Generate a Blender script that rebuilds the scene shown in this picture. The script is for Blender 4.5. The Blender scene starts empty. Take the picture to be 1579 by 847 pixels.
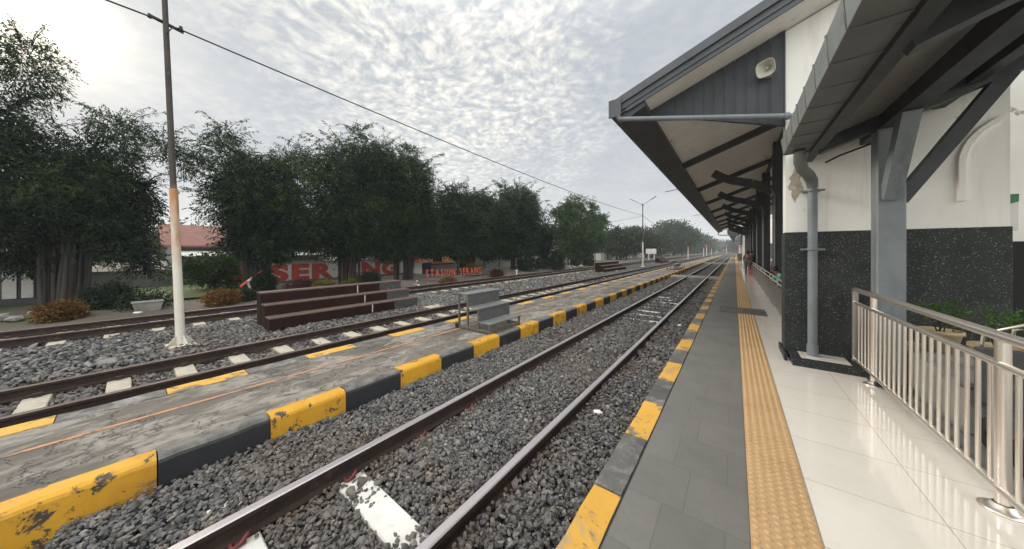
import bpy, math, random
import numpy as np
from mathutils import Vector, Matrix
R = math.radians
sc = bpy.context.scene
COL = sc.collection
rng = np.random.default_rng(7)
random.seed(7)

# ------------------------------------------------------------------ camera
cam = bpy.data.cameras.new('camera')
cam.sensor_width = 36.0
cam.lens = 36.0*450.0/1579.0
cam.shift_y = -36.5/1579.0
cam.clip_start = 0.05
cam.clip_end = 6000
co = bpy.data.objects.new('camera', cam)
COL.objects.link(co)
co.location = (0, 0, 1.6)
co.rotation_euler = (R(90), 0, R(37.356))
sc.camera = co
sc.view_settings.view_transform = 'Standard'
sc.view_settings.look = 'None'
sc.view_settings.exposure = 0.70
sc.view_settings.gamma = 1.0
sc.cycles.max_bounces = 6
sc.cycles.diffuse_bounces = 3
sc.cycles.glossy_bounces = 3
sc.cycles.transparent_max_bounces = 6
sc.cycles.volume_bounces = 1
sc.cycles.use_denoising = True
sc.cycles.sample_clamp_indirect = 6.0

SUN_EL, SUN_AZ = 23.0, -97.5          # azimuth from +Y, clockwise
sd = Vector((math.sin(R(SUN_AZ))*math.cos(R(SUN_EL)), math.cos(R(SUN_AZ))*math.cos(R(SUN_EL)), math.sin(R(SUN_EL))))
sl = bpy.data.lights.new('sun', 'SUN')
sl.energy = 1.5
sl.angle = R(14)
sl.color = (1.0, 0.90, 0.76)
so = bpy.data.objects.new('sun', sl)
COL.objects.link(so)
so.rotation_euler = sd.to_track_quat('Z', 'Y').to_euler()

# ------------------------------------------------------------------ node helper
class NT:
    def __init__(s, tree):
        s.t = tree; s.n = tree.nodes; s.l = tree.links
    def add(s, typ, ins=None, **kw):
        n = s.n.new(typ)
        for k, v in kw.items(): setattr(n, k, v)
        for k, v in (ins or {}).items():
            sock = n.inputs[k]
            if hasattr(v, 'is_linked') or hasattr(v, 'links'): s.l.new(v, sock)
            else: sock.default_value = v
        return n
    def math(s, op, a, b=None, clamp=False):
        n = s.n.new('ShaderNodeMath'); n.operation = op; n.use_clamp = clamp
        for i, v in enumerate((a, b)):
            if v is None: continue
            if hasattr(v, 'links'): s.l.new(v, n.inputs[i])
            else: n.inputs[i].default_value = v
        return n.outputs[0]
    def mix(s, f, a, b, typ='MIX'):
        n = s.n.new('ShaderNodeMix'); n.data_type = 'RGBA'; n.blend_type = typ
        for i, v in ((0, f), (6, a), (7, b)):
            if hasattr(v, 'links'): s.l.new(v, n.inputs[i])
            else: n.inputs[i].default_value = v if i == 0 else c4(v)
        return n.outputs[2]
    def noise(s, vec, scale, detail=4, rough=.55, dist=0.0, col=False):
        n = s.add('ShaderNodeTexNoise', {'Scale': scale, 'Detail': detail, 'Roughness': rough, 'Distortion': dist})
        if vec is not None: s.l.new(vec, n.inputs['Vector'])
        return n.outputs['Color' if col else 'Fac']
    def vor(s, vec, scale, feature='F1', out='Distance', rnd=1.0):
        n = s.n.new('ShaderNodeTexVoronoi'); n.feature = feature
        n.inputs['Scale'].default_value = scale
        n.inputs['Randomness'].default_value = rnd
        if vec is not None: s.l.new(vec, n.inputs['Vector'])
        return n.outputs[out]
    def ramp(s, f, stops, interp='LINEAR'):
        n = s.n.new('ShaderNodeValToRGB'); e = n.color_ramp.elements; n.color_ramp.interpolation = interp
        while len(e) < len(stops): e.new(0.5)
        for i, (p, c) in enumerate(stops):
            e[i].position = p; e[i].color = c4(c)
        s.l.new(f, n.inputs[0])
        return n.outputs[0]
    def step(s, f, lo, hi):
        n = s.n.new('ShaderNodeMapRange'); n.clamp = True
        s.l.new(f, n.inputs[0]); n.inputs[1].default_value = lo; n.inputs[2].default_value = hi
        return n.outputs[0]
    def mapping(s, vec, scale=(1, 1, 1), loc=(0, 0, 0)):
        n = s.add('ShaderNodeMapping'); s.l.new(vec, n.inputs[0])
        n.inputs['Scale'].default_value = scale; n.inputs['Location'].default_value = loc
        return n.outputs[0]

def c4(c):
    if isinstance(c, (int, float)): c = (c, c, c)
    return (c[0], c[1], c[2], 1.0)

# ------------------------------------------------------------------ sky
w = bpy.data.worlds.new('World'); sc.world = w; w.use_nodes = True
T = NT(w.node_tree); T.n.clear()
out = T.add('ShaderNodeOutputWorld')
tc = T.add('ShaderNodeTexCoord').outputs['Generated']
sep = T.add('ShaderNodeSeparateXYZ', {0: tc})
zc = T.math('ADD', T.math('MAXIMUM', sep.outputs['Z'], 0.0), 0.16)
P = T.add('ShaderNodeCombineXYZ', {0: T.math('DIVIDE', sep.outputs['X'], zc), 1: T.math('DIVIDE', sep.outputs['Y'], zc), 2: 0.0}).outputs[0]
warp = T.noise(P, 2.2, 3, .5, col=True)
wsm = T.add('ShaderNodeVectorMath', {0: warp, 1: (.22, .22, .22)}, operation='MULTIPLY').outputs[0]
Pw = T.add('ShaderNodeVectorMath', {0: P, 1: wsm}, operation='ADD').outputs[0]
ripple = T.noise(Pw, 27.0, 4.0, .58, .35)                     # small altocumulus puffs
puff = T.vor(T.add('ShaderNodeVectorMath', {0: Pw, 1: T.add('ShaderNodeVectorMath', {0: T.noise(P, 9.0, 2, .5, col=True), 1: (.09, .09, .09)}, operation='MULTIPLY').outputs[0]}, operation='ADD').outputs[0], 20.0, 'SMOOTH_F1')
big = T.noise(P, 1.3, 4, .55, .5)
fld = T.add('ShaderNodeVectorMath', {0: tc, 1: (math.sin(R(-50))*.85, math.cos(R(-50))*.85, .52)}, operation='DOT_PRODUCT').outputs['Value']
patch = T.step(T.math('ADD', fld, T.math('MULTIPLY', T.math('SUBTRACT', T.noise(T.mapping(P, (1, 1, 1), (3.1, 1.7, 0)), 1.6, 5, .6), .5), .26)), .845, .975)
r1 = T.math('ADD', T.math('MULTIPLY', T.step(ripple, .38, .62), .50), T.math('MULTIPLY', T.math('SUBTRACT', 1.0, T.step(puff, .15, .62)), .5))
soft = T.step(big, .3, .7)
amt = T.mix(patch, T.math('ADD', T.math('ADD', T.math('MULTIPLY', soft, .30), .12), T.math('MULTIPLY', r1, .12)), T.math('ADD', T.math('MULTIPLY', r1, .70), .31))
cloud = T.ramp(amt, [(0.0, (.225, .258, .305)), (.42, (.365, .385, .41)), (.75, (.555, .55, .525)), (1.0, (.70, .68, .63))])
# milky horizon
hz = T.math('POWER', T.math('SUBTRACT', 1.0, T.math('MAXIMUM', sep.outputs['Z'], 0.0)), 7.0)
cloud = T.mix(T.math('MULTIPLY', hz, .85), cloud, (.60, .605, .595))
# brightness round the veiled sun
dt = T.add('ShaderNodeVectorMath', {0: tc, 1: sd}, operation='DOT_PRODUCT').outputs['Value']
dtc = T.math('MAXIMUM', dt, 0.0)
g1 = T.math('MULTIPLY', T.math('POWER', dtc, 6.0), .02)
g2 = T.math('MULTIPLY', T.math('POWER', dtc, 55.0), T.math('ADD', .06, T.math('MULTIPLY', amt, .30)))
g3 = T.math('MULTIPLY', T.math('POWER', dtc, 260.0), .9)
glow = T.math('ADD', T.math('ADD', g1, g2), g3)
gl = T.mix(1.0, (1.0, .86, .62), T.add('ShaderNodeCombineXYZ', {0: glow, 1: glow, 2: glow}).outputs[0], 'MULTIPLY')
cloud = T.mix(1.0, cloud, gl, 'ADD')
sky_gain = T.math('ADD', 1.0, T.math('MULTIPLY', T.step(sep.outputs['Z'], .58, .95), 1.3))       # an overcast sky is brightest overhead
back_fill = T.add('ShaderNodeVectorMath', {0: tc, 1: (math.sin(R(143)), math.cos(R(143)), .25)}, operation='DOT_PRODUCT').outputs['Value']
sky_gain = T.math('MULTIPLY', sky_gain, T.math('ADD', 1.0, T.math('MULTIPLY', T.step(back_fill, -.15, .85), 2.5)))   # added gain on the unseen sky behind the camera, to brighten shaded faces
cloud = T.mix(1.0, cloud, T.add('ShaderNodeCombineXYZ', {0: T.math('POWER', sky_gain, 1.04), 1: sky_gain, 2: T.math('POWER', sky_gain, .92)}).outputs[0], 'MULTIPLY')
sky = T.add('ShaderNodeTexSky', sky_type='NISHITA', sun_disc=False, sun_elevation=R(SUN_EL), sun_rotation=R(SUN_AZ))
b1 = T.add('ShaderNodeBackground', {0: sky.outputs[0], 1: .08})
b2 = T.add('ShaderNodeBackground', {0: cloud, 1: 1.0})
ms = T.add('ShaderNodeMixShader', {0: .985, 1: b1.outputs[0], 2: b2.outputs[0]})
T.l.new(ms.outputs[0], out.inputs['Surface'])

# ------------------------------------------------------------------ materials
def new_mat(name):
    m = bpy.data.materials.new(name); m.use_nodes = True
    t = NT(m.node_tree); b = t.n['Principled BSDF']
    v = t.add('ShaderNodeTexCoord').outputs['Object']
    return m, t, b, v
def setb(t, b, **kw):
    for k, v in kw.items():
        k = {'col': 'Base Color', 'rough': 'Roughness', 'metal': 'Metallic', 'spec': 'Specular IOR Level', 'normal': 'Normal'}[k]
        if hasattr(v, 'links'): t.l.new(v, b.inputs[k])
        else: b.inputs[k].default_value = c4(v) if k == 'Base Color' else v
def bump(t, h, strength=.3, dist=.02):
    return t.add('ShaderNodeBump', {'Height': h, 'Strength': strength, 'Distance': dist}).outputs[0]

def M(name, a, b_=None, scale=3.0, rough=.6, metal=0.0, spots=None, bmp=(.15, 40.0), spec=.5, streak=None, rvar=.12):
    """weathered surface: two close tones by noise, optional stains and vertical streaks, fine bump"""
    m, t, b, v = new_mat(name)
    if b_ is None: b_ = tuple(x*.72 for x in a)
    n = t.noise(v, scale, 6, .6)
    col = t.mix(t.step(n, .35, .68), a, b_)
    fine = t.noise(v, scale*17, 3, .6)
    col = t.mix(t.math('MULTIPLY', t.step(fine, .4, .75), .35), col, tuple(x*.7 for x in a))
    if streak:
        sn = t.noise(t.mapping(v, (streak[1], streak[1], streak[1]*.12)), 1.0, 5, .65)
        col = t.mix(t.math('MULTIPLY', t.step(sn, .52, .72), streak[2]), col, streak[0])
    if spots:
        sp = t.noise(v, spots[1], 6, .65, .4)
        col = t.mix(t.step(sp, spots[2], spots[3]), col, spots[0])
    r = t.math('ADD', rough-rvar*.5, t.math('MULTIPLY', n, rvar), True)
    setb(t, b, col=col, rough=r, metal=metal, spec=spec)
    if bmp:
        setb(t, b, normal=bump(t, t.noise(v, bmp[1], 4, .6), bmp[0], .01))
    return m

mt = {}
mt['rail_side'] = M('rusty_rail_steel', (.032, .018, .014), (.017, .010, .009), 6, .85, 0, ((.085, .045, .03), 9, .58, .75), (.3, 60))
m, t, b, v = new_mat('worn_rail_head')
n = t.noise(t.mapping(v, (30, 1.2, 30)), 1.0, 4, .6)
setb(t, b, col=t.mix(n, (.66, .63, .64), (.40, .36, .36)), metal=.85, rough=t.math('ADD', .22, t.math('MULTIPLY', n, .2)))
mt['rail_head'] = m
mt['rail_head_dull'] = M('dull_rail_head', (.20, .155, .14), (.11, .08, .07), 4, .5, .4)
mt['sleeper'] = M('sleeper_concrete', (.50, .455, .37), (.35, .31, .245), 5, .8, 0, ((.20, .16, .13), 7, .6, .8), (.25, 50))
mt['sleeper_white'] = M('whitewashed_sleeper', (.74, .73, .70), (.60, .58, .55), 5, .7, 0, ((.30, .27, .24), 10, .66, .78), (.2, 50))
mt['clip_red'] = M('red_painted_clip', (.20, .025, .03), (.09, .02, .02), 20, .5)
mt['clip_rust'] = M('rusted_clip', (.06, .035, .03), (.03, .02, .018), 20, .7)
# ballast stones: each stone has its own grey
m, t, b, v = new_mat('crushed_stone')
rnd = t.add('ShaderNodeNewGeometry').outputs['Random Per Island']
col = t.ramp(rnd, [(0, (.042, .042, .043)), (.3, (.102, .102, .102)), (.7, (.175, .172, .168)), (.9, (.255, .243, .226)), (.97, (.27, .21, .16)), (1, (.42, .41, .39))])
col = t.mix(t.math('MULTIPLY', t.noise(v, 60, 3, .7), .55), col, (.06, .06, .065))
dust = t.step(t.noise(v, .55, 4, .6), .45, .72)
col = t.mix(t.math('MULTIPLY', dust, .52), col, (.15, .113, .085))
sx = t.add('ShaderNodeSeparateXYZ', {0: v}).outputs[0]
near_ = None
for r_ in (-1.423, -2.55, -5.95, -7.10, -11.10, -12.25):                      # rust and oil that drips beside the rails
    d_ = t.math('ABSOLUTE', t.math('SUBTRACT', sx, r_)); near_ = d_ if near_ is None else t.math('MINIMUM', near_, d_)
st_ = t.math('MULTIPLY', t.math('SUBTRACT', 1.0, t.step(near_, .03, .30)), t.step(t.noise(v, 2.4, 5, .65), .32, .62))
col = t.mix(t.math('MULTIPLY', st_, .8), col, (.085, .050, .034))
setb(t, b, col=col, rough=.78, normal=bump(t, t.noise(v, 90, 3, .7), .35, .01))
mt['stone'] = m
m, t, b, v = new_mat('ballast_bed')
cell = t.vor(v, 24, 'F1', 'Color'); dd = t.vor(v, 24)
grey = t.add('ShaderNodeSeparateColor', {0: cell}).outputs[0]
col = t.ramp(grey, [(0, (.05, .052, .057)), (.5, (.11, .113, .12)), (1, (.2, .2, .2))])
col = t.mix(t.step(dd, .25, .62), col, (.022, .022, .024))
col = t.mix(t.math('MULTIPLY', t.step(t.noise(v, .5, 4, .6), .42, .7), .5), col, (.11, .085, .068))
setb(t, b, col=col, rough=.9, normal=bump(t, t.math('SUBTRACT', 1.0, dd), .9, .05))
mt['bed'] = m
m, t, b, v = new_mat('bare_soil')
n = t.noise(v, .35, 6, .62); n2 = t.noise(v, 9, 4, .7)
col = t.mix(t.step(n, .35, .65), (.105, .082, .066), (.058, .047, .040))
col = t.mix(t.math('MULTIPLY', t.step(n2, .45, .7), .5), col, (.14, .12, .10))
col = t.mix(t.step(t.noise(t.mapping(v, (1, 1, 1), (5, 9, 0)), .22, 4, .6), .56, .66), col, (.05, .075, .025))
setb(t, b, col=col, rough=.95, normal=bump(t, n2, .6, .05))
mt['soil'] = m
mt['ground'] = M('far_earth', (.10, .10, .06), (.07, .075, .04), .05, .95, 0, ((.14, .12, .09), .09, .5, .65))
mt['grass'] = M('short_grass', (.095, .13, .035), (.06, .09, .025), 1.5, .95)
# painted kerbs
def kerb_paint(name, base, dark, chip, lo, hi, sc_=5):
    m, t, b, v = new_mat(name)
    col = t.mix(t.step(t.noise(v, 2.2, 5, .6), .35, .7), base, dark)
    ch = t.noise(v, sc_, 8, .72, .3)
    f = t.step(ch, lo, hi)
    col = t.mix(f, col, chip)
    f2 = t.math('MULTIPLY', t.step(t.noise(v, sc_*.45, 9, .78, .5), lo+.02, hi+.05), .75)
    col = t.mix(f2, col, tuple(q*1.7 for q in chip))
    grime = t.step(t.noise(v, 11, 4, .7), .5, .8)
    col = t.mix(t.math('MULTIPLY', grime, .28), col, tuple(x*.45 for x in base))
    h = t.math('SUBTRACT', t.math('MULTIPLY', t.noise(v, 35, 4, .7), .4), f)
    setb(t, b, col=col, rough=.62, normal=bump(t, h, .5, .006))
    return m
mt['kerb_yellow'] = kerb_paint('yellow_kerb_paint', (.62, .325, .022), (.50, .24, .018), (.055, .05, .045), .575, .605)
def kerb_worn(name, base, dark, worn, lo, hi):
    m, t, b, v = new_mat(name)
    col = t.mix(t.step(t.noise(v, 2.2, 5, .6), .35, .7), base, dark)
    nz = t.add('ShaderNodeSeparateXYZ', {0: t.add('ShaderNodeNewGeometry').outputs['Normal']}).outputs[2]
    f = t.math('MULTIPLY', t.step(nz, .25, .8), t.step(t.noise(v, 7, 8, .72, .3), .28, .58))      # trodden top, paint worn off
    ch = t.step(t.noise(v, 9, 8, .75), .655, .69)
    col = t.mix(t.math('MULTIPLY', f, .85), col, worn); col = t.mix(ch, col, (.16, .15, .14))
    setb(t, b, col=col, rough=.7, normal=bump(t, t.math('SUBTRACT', t.math('MULTIPLY', t.noise(v, 35, 5, .7), .6), f), .6, .006))
    return m
mt['kerb_black'] = kerb_worn('black_kerb_paint', (.021, .023, .027), (.014, .015, .019), (.19, .182, .168), 0, 0)
mt['kerb_black_old'] = kerb_paint('black_kerb_paint', (.021, .023, .027), (.014, .015, .019), (.12, .11, .10), .64, .72, 4)
mt['kerb_grey'] = kerb_paint('worn_black_kerb_paint', (.125, .120, .112), (.060, .058, .056), (.23, .22, .205), .50, .64, 4)
mt['kerb_yellow_flat'] = kerb_paint('faded_yellow_paint', (.66, .365, .055), (.58, .31, .045), (.19, .155, .11), .545, .60)
mt['line_orange'] = kerb_paint('worn_orange_line', (.50, .23, .11), (.40, .2, .1), (.11, .095, .085), .52, .62, 6)
# old island-platform concrete with flaking whitewash and cracks
m, t, b, v = new_mat('flaking_concrete')
vs = t.mapping(v, (1.0, .45, 1.0))
n = t.noise(vs, 2.2, 8, .66, .6)
col = t.mix(t.step(t.noise(v, .9, 6, .6), .36, .66), (.165, .145, .122), (.085, .075, .066))
fl = t.step(n, .475, .56)
fine = t.noise(vs, 14, 6, .7)
flk = t.math('MULTIPLY', fl, t.step(fine, .38, .60))
col = t.mix(flk, col, (.36, .33, .285))
crk = t.vor(t.add('ShaderNodeVectorMath', {0: vs, 1: t.noise(v, 3.0, 4, .6, col=True)}, operation='ADD').outputs[0], 1.6, 'DISTANCE_TO_EDGE')
cr = t.math('SUBTRACT', 1.0, t.step(crk, .0, .022))
col = t.mix(t.math('MULTIPLY', cr, .75), col, (.03, .026, .024))
col = t.mix(t.math('MULTIPLY', t.step(fine, .5, .72), .5), col, (.05, .045, .042))
h = t.math('ADD', t.math('MULTIPLY', flk, .6), t.math('SUBTRACT', t.math('MULTIPLY', fine, .6), cr))
setb(t, b, col=col, rough=.9, normal=bump(t, h, .7, .012))
mt['flake'] = m
# grey stone paving
m, t, b, v = new_mat('grey_stone_paving')
br = t.add('ShaderNodeTexBrick', {'Vector': t.mapping(v, (1, 1, 1), (.577, .05, 0)), 'Color1': c4((.150, .145, .133)), 'Color2': c4((.170, .165, .151)), 'Mortar': c4((.100, .096, .088)), 'Scale': 1.0, 'Mortar Size': .0022, 'Bias': 0.0, 'Brick Width': .324, 'Row Height': .42}, offset=.35)
n = t.noise(v, 2.5, 6, .62)
col = t.mix(t.math('MULTIPLY', t.step(n, .4, .7), .30), br.outputs['Color'], (.085, .082, .075))
pit = t.vor(v, 160)
pf = t.math('SUBTRACT', 1.0, t.step(pit, .10, .2))
col = t.mix(t.math('MULTIPLY', pf, .45), col, (.05, .05, .048)); col = t.mix(t.math('MULTIPLY', t.step(t.noise(v, 26, 5, .75), .45, .75), .35), col, (.105, .10, .092))
st = t.step(t.noise(t.mapping(v, (1, 1, 1), (2, 8, 0)), 1.1, 5, .65), .58, .75)
col = t.mix(t.math('MULTIPLY', st, .4), col, (.21, .205, .19))
setb(t, b, col=col, rough=t.math('ADD', .42, t.math('MULTIPLY', n, .3)), normal=bump(t, t.math('SUBTRACT', t.noise(v, 70, 4, .7), br.outputs['Fac']), .22, .005))
mt['paving'] = m
mt['tactile'] = M('ochre_tactile_tile', (.55, .36, .185), (.48, .305, .15), 2.0, .55, 0, ((.36, .24, .11), 6, .62, .8), (.08, 80))
# polished cream tiles
m, t, b, v = new_mat('polished_cream_tile')
br = t.add('ShaderNodeTexBrick', {'Vector': t.mapping(v, (1, 1, 1), (-.385, .12, 0)), 'Color1': c4((.74, .69, .625)), 'Color2': c4((.77, .72, .655)), 'Mortar': c4((.36, .32, .27)), 'Scale': 1.0, 'Mortar Size': .0026, 'Brick Width': .6, 'Row Height': .6}, offset=0.0)
n = t.noise(v, 3.0, 5, .6, .8)
col = t.mix(t.math('MULTIPLY', t.step(n, .42, .72), .25), br.outputs['Color'], (.62, .55, .46))
col = t.mix(t.math('MULTIPLY', t.step(t.noise(v, 14, 5, .75), .56, .8), .34), col, (.40, .345, .29))
setb(t, b, col=col, spec=.65, rough=t.math('ADD', .03, t.math('MULTIPLY', n, .14)), normal=bump(t, t.noise(v, 1.6, 2, .5), .03, .02))
mt['tile'] = m
# black pebbledash dado
m, t, b, v = new_mat('black_pebbledash')
vd = t.add('ShaderNodeVectorMath', {0: t.mapping(v, (1, 1, .72)), 1: t.add('ShaderNodeVectorMath', {0: t.noise(v, 40, 3, .6, col=True), 1: (.03, .03, .03)}, operation='MULTIPLY').outputs[0]}, operation='ADD').outputs[0]
cell = t.vor(vd, 105, 'F1', 'Color'); dd = t.vor(vd, 105)
cs = t.add('ShaderNodeSeparateColor', {0: cell})
chip = t.math('MULTIPLY', t.step(t.math('ADD', cs.outputs[0], t.math('MULTIPLY', t.noise(v, 6, 3, .6), .25)), .88, 1.06), t.math('SUBTRACT', 1.0, t.step(dd, .22, .46)))
col = t.mix(t.step(t.noise(v, 3, 5, .6), .4, .7), (.018, .023, .023), (.034, .040, .039))
col = t.mix(chip, col, t.mix(cs.outputs[1], (.13, .14, .14), (.48, .48, .45)))
setb(t, b, col=col, rough=.55, spec=.28, normal=bump(t, t.math('SUBTRACT', 1.0, dd), .55, .012))
mt['dado'] = m
# cream-white plaster with peeled patches
m, t, b, v = new_mat('old_white_plaster')
col = t.mix(t.step(t.noise(v, 1.1, 6, .62), .35, .7), (.84, .83, .79), (.76, .745, .70))
sn = t.noise(t.mapping(v, (5, 5, .5)), 1.0, 5, .65)
col = t.mix(t.math('MULTIPLY', t.step(sn, .53, .72), .48), col, (.46, .42, .36))
pl = t.noise(v, 1.9, 7, .6, .3)
pe = t.step(pl, .655, .68)
col = t.mix(pe, col, (.42, .36, .28))
setb(t, b, col=col, rough=.85, normal=bump(t, t.math('SUBTRACT', t.math('MULTIPLY', t.noise(v, 22, 5, .65), .4), pe), .25, .012))
mt['plaster'] = m
mt['peeled'] = M('bare_patch_plaster', (.46, .40, .31), (.36, .30, .23), 9, .9, 0, ((.58, .53, .45), 12, .55, .65), (.5, 30))
mt['steel_grey'] = M('grey_blue_painted_steel', (.195, .220, .238), (.155, .175, .19), 4, .5, 0, ((.07, .07, .07), 8, .68, .8), (.06, 60), .4, ((.08, .085, .09), 7, .5))
mt['steel_dark'] = M('dark_grey_painted_timber', (.058, .064, .070), (.040, .044, .048), 4, .55, 0, None, (.1, 40), .4, ((.03, .03, .03), 7, .5))
mt['fascia'] = M('slate_grey_fascia', (.075, .083, .096), (.058, .064, .074), 3, .5, 0, None, (.06, 50), .4, ((.06, .065, .07), 5, .5))
mt['soffit'] = M('pale_grey_soffit', (.82, .80, .765), (.73, .705, .665), 2.5, .8, 0, ((.24, .21, .18), 3.5, .62, .8), (.08, 40))
mt['siding'] = M('slate_boarding', (.050, .056, .066), (.038, .042, .05), 3, .6, 0, None, (.12, 30), .4, ((.03, .032, .036), 9, .6))
mt['roof_sheet'] = M('grey_roof_sheet', (.16, .153, .14), (.12, .114, .105), 1.4, .7, 0, ((.17, .16, .14), 2.5, .58, .75), (.1, 30), .4)
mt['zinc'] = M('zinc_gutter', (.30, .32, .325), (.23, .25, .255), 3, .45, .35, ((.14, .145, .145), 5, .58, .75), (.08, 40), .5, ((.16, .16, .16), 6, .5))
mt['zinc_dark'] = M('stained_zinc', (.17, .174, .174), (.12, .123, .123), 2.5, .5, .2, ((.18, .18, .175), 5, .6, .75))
m, t, b, v = new_mat('brushed_stainless')
n = t.noise(t.mapping(v, (90, 90, 3)), 1.0, 3, .6)
setb(t, b, col=t.mix(n, (.86, .80, .73), (.68, .62, .55)), metal=.9, rough=t.math('ADD', .22, t.math('MULTIPLY', n, .22)))
mt['inox'] = m
mt['panel'] = M('grey_sheet_panel', (.145, .135, .122), (.11, .10, .092), 3, .4, .2, ((.20, .19, .17), 5, .6, .8))
mt['bench_brown'] = M('brown_painted_steel', (.022, .008, .0075), (.014, .0055, .005), 4, .7, 0, ((.075, .042, .03), 12, .64, .8), (.15, 50), .15)
mt['bench_edge'] = M('worn_brown_edge', (.15, .10, .085), (.085, .055, .047), 9, .55)
mt['bench_dark'] = M('unpainted_dark_steel', (.040, .044, .050), (.058, .058, .055), 6, .6, 0, ((.14, .14, .13), 8, .55, .72))
mt['white_strip'] = M('white_joint_strip', (.62, .58, .52), (.40, .34, .29), 14, .7)
mt['stool'] = M('grey_stool_sheet', (.105, .110, .112), (.078, .082, .085), 4, .42, .1, ((.05, .05, .05), 10, .66, .8), (.05, 50))
mt['stool_top'] = M('checker_plate_tread', (.22, .225, .225), (.15, .155, .155), 8, .4, .25, None, (.5, 120))
mt['stool_leg'] = M('olive_grey_leg', (.115, .112, .095), (.08, .078, .065), 7, .6, 0, ((.16, .10, .06), 9, .66, .8))
mt['pole_white'] = M('white_pole_paint', (.62, .60, .54), (.52, .49, .42), 3, .6, 0, ((.36, .17, .07), 2.3, .54, .70), (.15, 40), .4, ((.40, .22, .10), 5, .55))
m, t, b, v = new_mat('white_pole_with_rust')
zz = t.add('ShaderNodeSeparateXYZ', {0: v}).outputs[2]
nn = t.noise(t.mapping(v, (6, 6, 1.1)), 1.0, 6, .65)
rf = t.step(t.math('ADD', nn, t.math('MULTIPLY', t.step(zz, .6, 3.1), .52)), .66, .98)
col = t.mix(t.noise(v, 5, 4, .6), (.66, .64, .57), (.52, .49, .42)); col = t.mix(rf, col, t.mix(nn, (.50, .25, .11), (.34, .16, .07)))
dr = t.step(t.noise(t.mapping(v, (16, 16, .8)), 1.0, 4, .6), .60, .72); col = t.mix(t.math('MULTIPLY', dr, .45), col, (.33, .20, .11))
setb(t, b, col=col, rough=.65, normal=bump(t, nn, .2, .01)); mt['pole_white_rusty'] = m
mt['pole_rust'] = M('rusting_pole_top', (.42, .20, .085), (.52, .36, .22), 3, .7, 0, ((.26, .12, .05), 5, .55, .7))
mt['pole_dark'] = M('weathered_dark_pole', (.062, .052, .045), (.036, .031, .028), 3, .75, 0, ((.17, .14, .12), 5, .58, .74), (.3, 30), .4, ((.15, .12, .10), 6, .6))
mt['wire'] = M('black_cable', (.015, .015, .016), None, 5, .6, bmp=None)
mt['lamp'] = M('lamp_arm_grey', (.16, .17, .18), None, 5, .5)
mt['speaker'] = M('ivory_horn', (.52, .52, .43), (.44, .43, .35), 6, .5)
mt['speaker_dark'] = M('horn_throat', (.15, .14, .12), None, 6, .6)
m, t, b, v = new_mat('grey_bark')
rnd = t.add('ShaderNodeNewGeometry').outputs['Random Per Island']
col = t.mix(t.noise(t.mapping(v, (9, 9, 1.5)), 1.0, 5, .65), t.ramp(rnd, [(0, (.012, .011, .010)), (.5, (.030, .026, .022)), (1, (.062, .054, .044))]), (.03, .027, .024))
setb(t, b, col=col, rough=.92, normal=bump(t, t.noise(t.mapping(v, (30, 30, 5)), 1.0, 4, .7), .6, .01)); mt['bark'] = m
mt['mural_white'] = M('mural_white', (.78, .78, .76), (.64, .64, .62), .9, .9, 0, ((.34, .32, .29), 1.8, .62, .78))
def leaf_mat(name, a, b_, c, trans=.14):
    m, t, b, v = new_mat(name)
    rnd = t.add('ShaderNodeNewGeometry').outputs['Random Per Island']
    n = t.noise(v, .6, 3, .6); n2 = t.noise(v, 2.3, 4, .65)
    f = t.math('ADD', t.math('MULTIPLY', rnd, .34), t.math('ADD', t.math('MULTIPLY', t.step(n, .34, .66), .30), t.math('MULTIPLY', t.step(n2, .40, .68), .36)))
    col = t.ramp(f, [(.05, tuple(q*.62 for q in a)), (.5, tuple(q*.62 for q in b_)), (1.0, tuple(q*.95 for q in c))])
    setb(t, b, col=col, rough=.65, spec=.15)
    tr = t.add('ShaderNodeBsdfTranslucent', {0: col})
    mx = t.add('ShaderNodeMixShader', {0: trans, 1: b.outputs[0], 2: tr.outputs[0]})
    t.l.new(mx.outputs[0], t.n['Material Output'].inputs[0])
    return m
mt['leaf'] = leaf_mat('dark_bamboo_leaves', (.012, .032, .020), (.034, .074, .032), (.15, .215, .062), .36)
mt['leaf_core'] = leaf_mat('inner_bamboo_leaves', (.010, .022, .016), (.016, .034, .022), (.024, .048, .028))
mt['leaf_mid'] = leaf_mat('mid_green_leaves', (.020, .045, .018), (.050, .10, .032), (.14, .215, .065), .34)
mt['leaf_bright'] = leaf_mat('bright_green_leaves', (.05, .12, .02), (.09, .20, .035), (.16, .28, .06))
mt['leaf_orange'] = leaf_mat('rusty_hedge_leaves', (.10, .060, .020), (.19, .095, .028), (.27, .16, .05))
mt['leaf_dark'] = leaf_mat('clipped_hedge_leaves', (.012, .026, .014), (.020, .038, .020), (.035, .058, .028))
mt['leaf_red'] = leaf_mat('maroon_leaves', (.04, .012, .014), (.07, .02, .022), (.10, .035, .03))
mt['leaf_yellow'] = leaf_mat('yellow_green_leaves', (.10, .11, .02), (.16, .16, .035), (.22, .21, .06))
mt['leaf_far'] = leaf_mat('far_tree_leaves', (.018, .038, .018), (.035, .062, .028), (.06, .09, .04))
mt['wall_white'] = M('dirty_white_wall', (.62, .62, .59), (.50, .50, .47), .8, .9, 0, ((.20, .19, .17), 1.5, .58, .74), (.1, 20), .3, ((.16, .15, .13), 3, .6))
mt['wall_green'] = M('pale_green_wall', (.50, .55, .51), (.40, .44, .41), .8, .9, 0, ((.17, .17, .15), 1.5, .58, .74), None, .3, ((.15, .14, .12), 3, .6))
mt['wall_grey'] = M('grey_render_wall', (.16, .16, .155), (.11, .11, .105), .8, .9, 0, ((.07, .07, .06), 1.5, .58, .74), None, .3, ((.06, .06, .055), 3, .6))
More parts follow.
